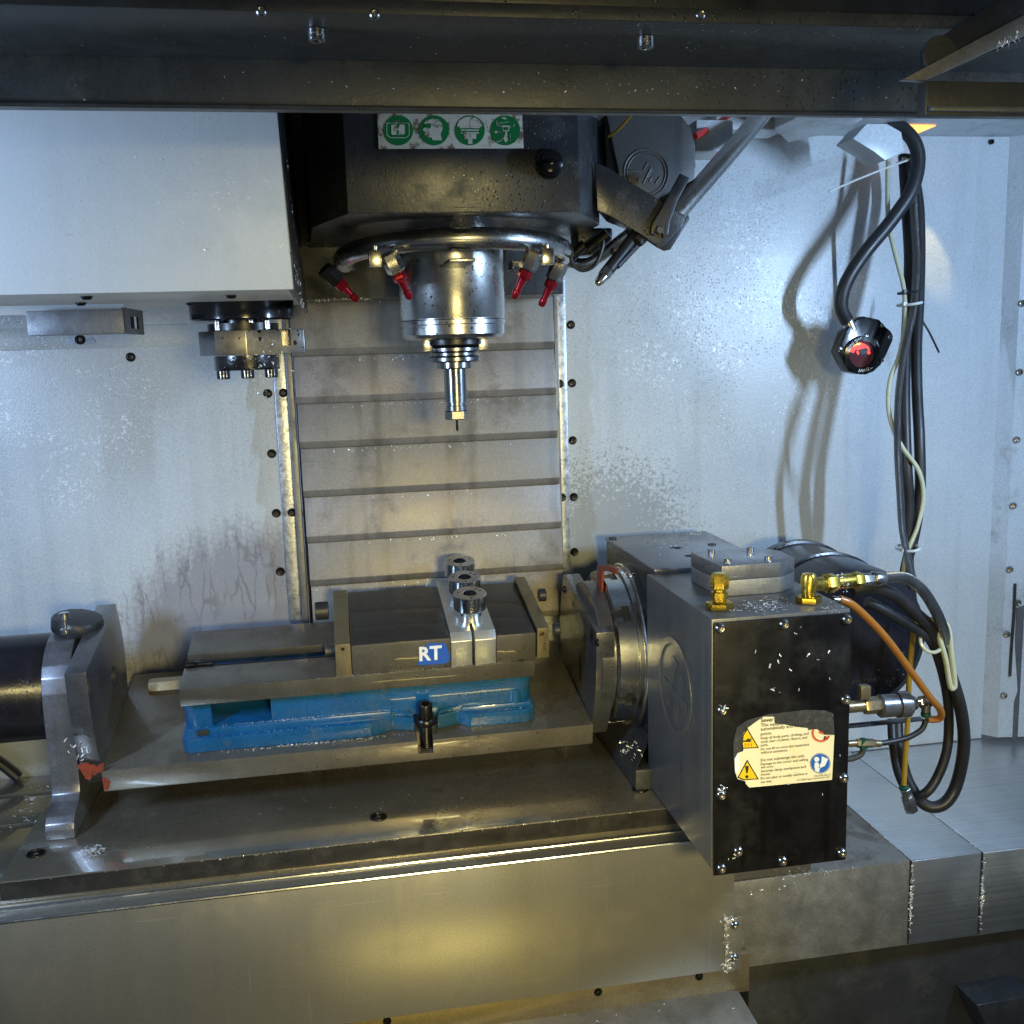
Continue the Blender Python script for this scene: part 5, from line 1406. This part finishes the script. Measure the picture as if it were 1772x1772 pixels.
# clear tubing looped as a tie
g = G(); g.tube([at(x, y, Y=1.165) for x, y in ((1600, 1080), (1612, 1072), (1634, 1078), (1642, 1092), (1646, 1130), (1652, 1180), (1650, 1190), (1644, 1186), (1636, 1140), (1624, 1098), (1630, 1094))], px(5.5, 1.16), 10, 6)
solo('clear_tube_loop', g, M['clear'], 'pale clear tube folded in a loop round the hoses', 'tube', base=at(1640, 1100, Y=1.165))
g = G(); c = at(1612, 1108, Y=1.17); g.tube([c + Vector((px(24, 1.17) * math.cos(a), .006 * math.sin(a), px(22, 1.17) * math.sin(a))) for a in [2 * pi * i / 24 for i in range(24)]], .0025, 8, 2, close=True)
solo('white_ring_tie', g, M['clear'], 'white plastic ring tie bunching the cables at right', 'cable tie', base=c)

# ================================================================== hose bundle on the right of the back wall
HB = 1.475
grp = 'hoses hanging down the right part of the back wall'
hose('black_hose', [(1563, 268), (1567, 340), (1573, 440), (1571, 520), (1567, 620), (1566, 700), (1569, 800), (1574, 880), (1572, 960), (1575, 1010), (1580, 1060)], 9, 'rubber', 'thick black hose on the left of the bundle hanging down the back wall', 'hose', HB + .01, grp)
hose('black_hose', [(1572, 268), (1588, 340), (1592, 420), (1590, 520), (1586, 600), (1587, 680), (1591, 760), (1592, 850), (1583, 920), (1568, 980), (1560, 1040)], 9.5, 'rubber', 'thick black hose on the right of the bundle hanging down the back wall', 'hose', HB + .008, grp)
hose('steel_braided_hose', [(1578, 300), (1584, 400), (1586, 460), (1580, 540), (1566, 605), (1555, 680), (1553, 770), (1557, 850), (1562, 920), (1574, 975), (1584, 1020)], 6, 'braid', 'thin braided steel hose winding along the bundle on the back wall', 'hose', HB - .012, grp)
hose('clear_tube', [(1537, 268), (1536, 330), (1538, 390), (1552, 450), (1564, 500), (1566, 560), (1556, 615), (1541, 655), (1537, 700), (1545, 740), (1562, 775), (1590, 815), (1598, 860), (1588, 910), (1570, 955), (1563, 990)], 4, 'clear', 'thin yellowish clear tube running beside the black hoses on the wall', 'tube', HB - .002, grp)
hose('sensor_conduit', [(1535, 216, 1.47), (1560, 222, 1.46), (1582, 246, 1.45), (1589, 280, 1.445), (1577, 330, 1.44), (1540, 385, 1.445), (1495, 440, 1.45), (1464, 490, 1.455), (1456, 530, 1.46), (1467, 557, 1.465)], 12.5, 'rubber', 'black ribbed conduit curving from the roof down to the hanging sensor', 'conduit', seg=16)
def tie(name, cx, cy, rw, m, lab, tail=None):
    c = at(cx, cy, Y=HB - 0.12 * min(1, max(0, (cy - 300) / 480)))
    g = G(); g.tube([c + Vector((px(rw, HB) * math.cos(a), .022 * math.sin(a), .002 * math.cos(a))) for a in [2 * pi * i / 20 for i in range(20)]], .0022, 6, 2, close=True)
    q = c + Vector((-px(rw, HB), -.01, 0)); g.box(q - Vector((.003, .003, .003)), q + Vector((.003, .003, .003)), .0006)
    if tail: g.tube([at(x, y, Y=yy) for x, y, yy in tail], .0016, 6, 4)
    solo(name, g, M[m], lab, 'cable tie', 'cable ties on the hose bundle', base=c)
tie('cable_tie', 1574, 526, 17, 'tie', 'white cable tie ringing the hoses level with the hanging sensor')
tie('cable_tie', 1575, 505, 17, 'rubber', 'black cable tie with long tail just above the white one', [(1590, 510, HB - .01), (1592, 545, HB - .02), (1608, 575, HB - .025), (1625, 610, HB - .02)])
tie('cable_tie', 1570, 278, 13, 'tie', 'white cable tie near the roof with a long tail sticking out left', [(1574, 276, HB - .02), (1530, 292, HB - .04), (1480, 312, HB - .045), (1434, 332, HB - .05)])
tie('cable_tie', 1571, 948, 16, 'tie', 'white cable tie low on the bundle behind the motor cover')

# ================================================================== hanging optical sensor
YSn = 1.455
so_ = thing('optical_sensor', 'black round optical probe receiver glowing red, hanging from the conduit', 'sensor', at(1494, 600, Y=YSn))
def sn(x, y, k=0.0): return at(1440 + x * .08465, 530 + y * .08465, Y=YSn - k)
out = [(270, 480), (490, 260), (650, 200), (970, 270), (1080, 400), (1200, 500), (1255, 600), (1245, 700), (1120, 980), (1000, 1200), (850, 1340), (700, 1400), (520, 1390), (340, 1340), (240, 1170), (120, 930), (190, 750)]
g = G(); g.prism([sn(x, y) for x, y in out], (0, .026, 0), .003); bd = part('body', g, M['sensor'], so_)
g = G(); c = sn(585, 985, .001)
Rl = px(400 * .08465, YSn)
g.lathe([(Rl, 0), (Rl * .98, .006), (Rl * .74, .0075), (Rl * .70, .006), (Rl * .70, .001), (0, .001)], c, (-.12, -1, -.05), 44, cap=False); part('bezel', g, M['sensor'], so_)
cw = sn(590, 985, .0045)
g = G(); g.lathe([(Rl * .70, 0), (Rl * .70, .0012), (0, .0014)], cw, (-.12, -1, -.05), 36, cap=False); win = part('window', g, M['glass'], so_)
nw = Vector((-.12, -1, -.05)).normalized()
def wn(x, y, k=.0066):
    d = ray(1440 + x * .08465, 530 + y * .08465)
    o = cw + nw * (k - .0050)
    return CAM + d * ((o - CAM).dot(nw) / d.dot(nw))
def wp(pts, m, nm, k=.0066):
    g = G(); g.prism([wn(x, y, k) for x, y in pts], nw * -.0002); part(nm, g, M[m], win)
wp([(345, 880), (395, 800), (480, 752), (570, 742), (660, 765), (740, 820), (775, 890), (760, 915), (700, 850), (600, 870), (545, 895), (480, 890), (455, 935), (440, 960), (380, 930), (340, 930)], 'led', 'lit_led')
wp([(395, 822), (450, 768), (520, 750), (600, 752), (560, 790), (480, 800), (430, 835)], 'ledhot', 'lit_led', .0070)
wp([(700, 920), (770, 900), (790, 960), (740, 990)], 'led', 'lit_led')
wp([(490, 930), (530, 900), (560, 960), (530, 1000)], 'led', 'lit_led')
wp([(550, 900), (650, 860), (720, 900), (710, 960), (600, 1000)], 'ink', 'chip_package', .0072)
wp([(640, 1010), (710, 985), (720, 1015), (655, 1040)], 'foam', 'chip_package', .0072)
def arc_text(s, a0, a1, flip):
    n = len(s)
    for i, chh in enumerate(s):
        a = math.radians(a0 + (a1 - a0) * (i + .5) / n)
        e = Vector((math.cos(a), 0, math.sin(a)))
        t = Vector((math.sin(a), 0, -math.cos(a)))
        rr = Rl * (.86 if not flip else .86)
        o = c + Vector((-.12, -1, -.05)).normalized() * .0074 + e * rr
        up = e
        lettering('print', chh, o - e * .0026, t, up, bd, M['cleanwhite'], height=.0052, center=True)
arc_text('RENISHAW', 166, 84, False)
arc_text('RENISHAW', -20, -102, False)
for x, y in ((1015, 390), (700, 600), (645, 650), (330, 1130), (1015, 1110), (175, 860), (1170, 630)):
    screw(so_, sn(x, y, .0005), (0, -1, 0), .0034, 'button', M['steel'])
g = G(); g.cyl(at(1466, 553, Y=1.465), at(1474, 572, Y=1.465), px(13, 1.46)); g.hexn(at(1473, 566, Y=1.465), at(1477, 577, Y=1.465), px(10, 1.46)); part('gland', g, M['nickel'], so_)
g = G(); a, b = sn(850, 660, .0003), sn(935, 840, .0003); g.prism([a, a + Vector((.004, 0, .0)), b + Vector((.002, 0, 0)), b + Vector((-.002, 0, 0))], (0, -.001, 0)); part('plate_mark', g, M['bare'], so_)

# ================================================================== tailstock
Y0 = 1.285
ts = thing('tailstock', 'silver tailstock casting with a curved foot at the left end of the fixture', 'tailstock', (at(110, 1455, Z=0).x, Y0, 0))
xo, xi = -0.385, -0.350
prof = [(1.274, .0004), (1.2735, .012), (1.2765, .020), (1.284, .027), (1.296, .0315), (1.308, .035), (1.3165, .042), (1.3195, .053), (1.3195, .10), (1.3195, .15), (1.3205, .175), (1.325, .195), (1.334, .209), (1.348, .222), (1.366, .232), (1.388, .238), (1.41, .237), (1.432, .229), (1.45, .213), (1.462, .192), (1.467, .165), (1.467, .055), (1.470, .042), (1.478, .035), (1.49, .031), (1.50, .024), (1.505, .012), (1.505, .0004)]
g = G()
g.prism([(xo, y, z) for y, z in prof], (xi - xo, 0, 0), .0016)
part('bracket_casting', g, M['cast'], ts, angle=50)
g = G(); cx_ = at(0, 1195, Y=1.366); g.lathe([(.0690, 0), (.0710, .003), (.0710, .6)], (xo, 1.402, .1625), (-1, 0, 0), 64); part('barrel', g, M['pipe'], ts)
g = G(); q = at(150, 1070, Y=1.366)
q = at(133, 1092, Y=1.40); g.lathe([(.020, -.012), (.020, .0), (.0315, .002), (.0335, .006), (.0335, .016), (.031, .020), (.012, .0225), (0, .0225)], q, (.18, -.12, 1), 12); part('clamp_knob', g, M['rubber'], ts)
g = G(); q = at(113, 1088, Y=1.31); g.cyl(q - Vector((0, 0, .006)), q, .0065); g.cyl(q, q + Vector((0, 0, .012)), .0025); g.cyl(q + Vector((0, 0, .012)), q + Vector((0, 0, .021)), .0065); part('grease_fitting', g, M['steel'], ts)
g = G(); g.cyl((xi - .001, 1.366, .166), (-.3405, 1.366, .166), .05, 40); part('pivot', g, M['oxide'], ts)
g = G(); g.tube([at(-30, 1300, Y=1.54), at(10, 1328, Y=1.54), at(32, 1346, Y=1.54)], px(9, 1.54), 10); solo('left_cable', g, M['rubber'], 'black cable end behind the machine table at the left picture edge', 'cable', base=at(10, 1328, Y=1.54)).name = 'black_cable'

# ================================================================== swarf
verts, faces = [], []
for p, n, s in CHIPS:
    x, y, a = frame_from(n)
    an = random.uniform(0, 2 * pi)
    u = x * math.cos(an) + y * math.sin(an)
    v = a.cross(u)
    wd = s * random.uniform(.10, .24)
    bend = random.uniform(-1.6, 1.6)
    lift = random.uniform(0, .35)
    k = random.choice((2, 3, 4))
    b0 = len(verts)
    pos = Vector(p) + a * (s * .08)
    ang = 0.0
    for i in range(k + 1):
        tw = random.uniform(-.6, .6)
        e = (v * math.cos(tw) + a * math.sin(tw)) * wd
        verts += [tuple(pos - e), tuple(pos + e)]
        ang += bend / k
        pos = pos + (u * math.cos(ang) + v * math.sin(ang) + a * lift * math.sin(ang * 2)) * (s / k)
    for i in range(k):
        q = b0 + 2 * i
        faces.append((q, q + 1, q + 3, q + 2))
me = bpy.data.meshes.new('metal_chips')
me.from_pydata(verts, [], faces)
me.materials.append(M['chip'])
o = bpy.data.objects.new('metal_chips', me)
COL.objects.link(o)
o['kind'] = 'stuff'
o['label'] = 'bright curled metal chips scattered over the machine'
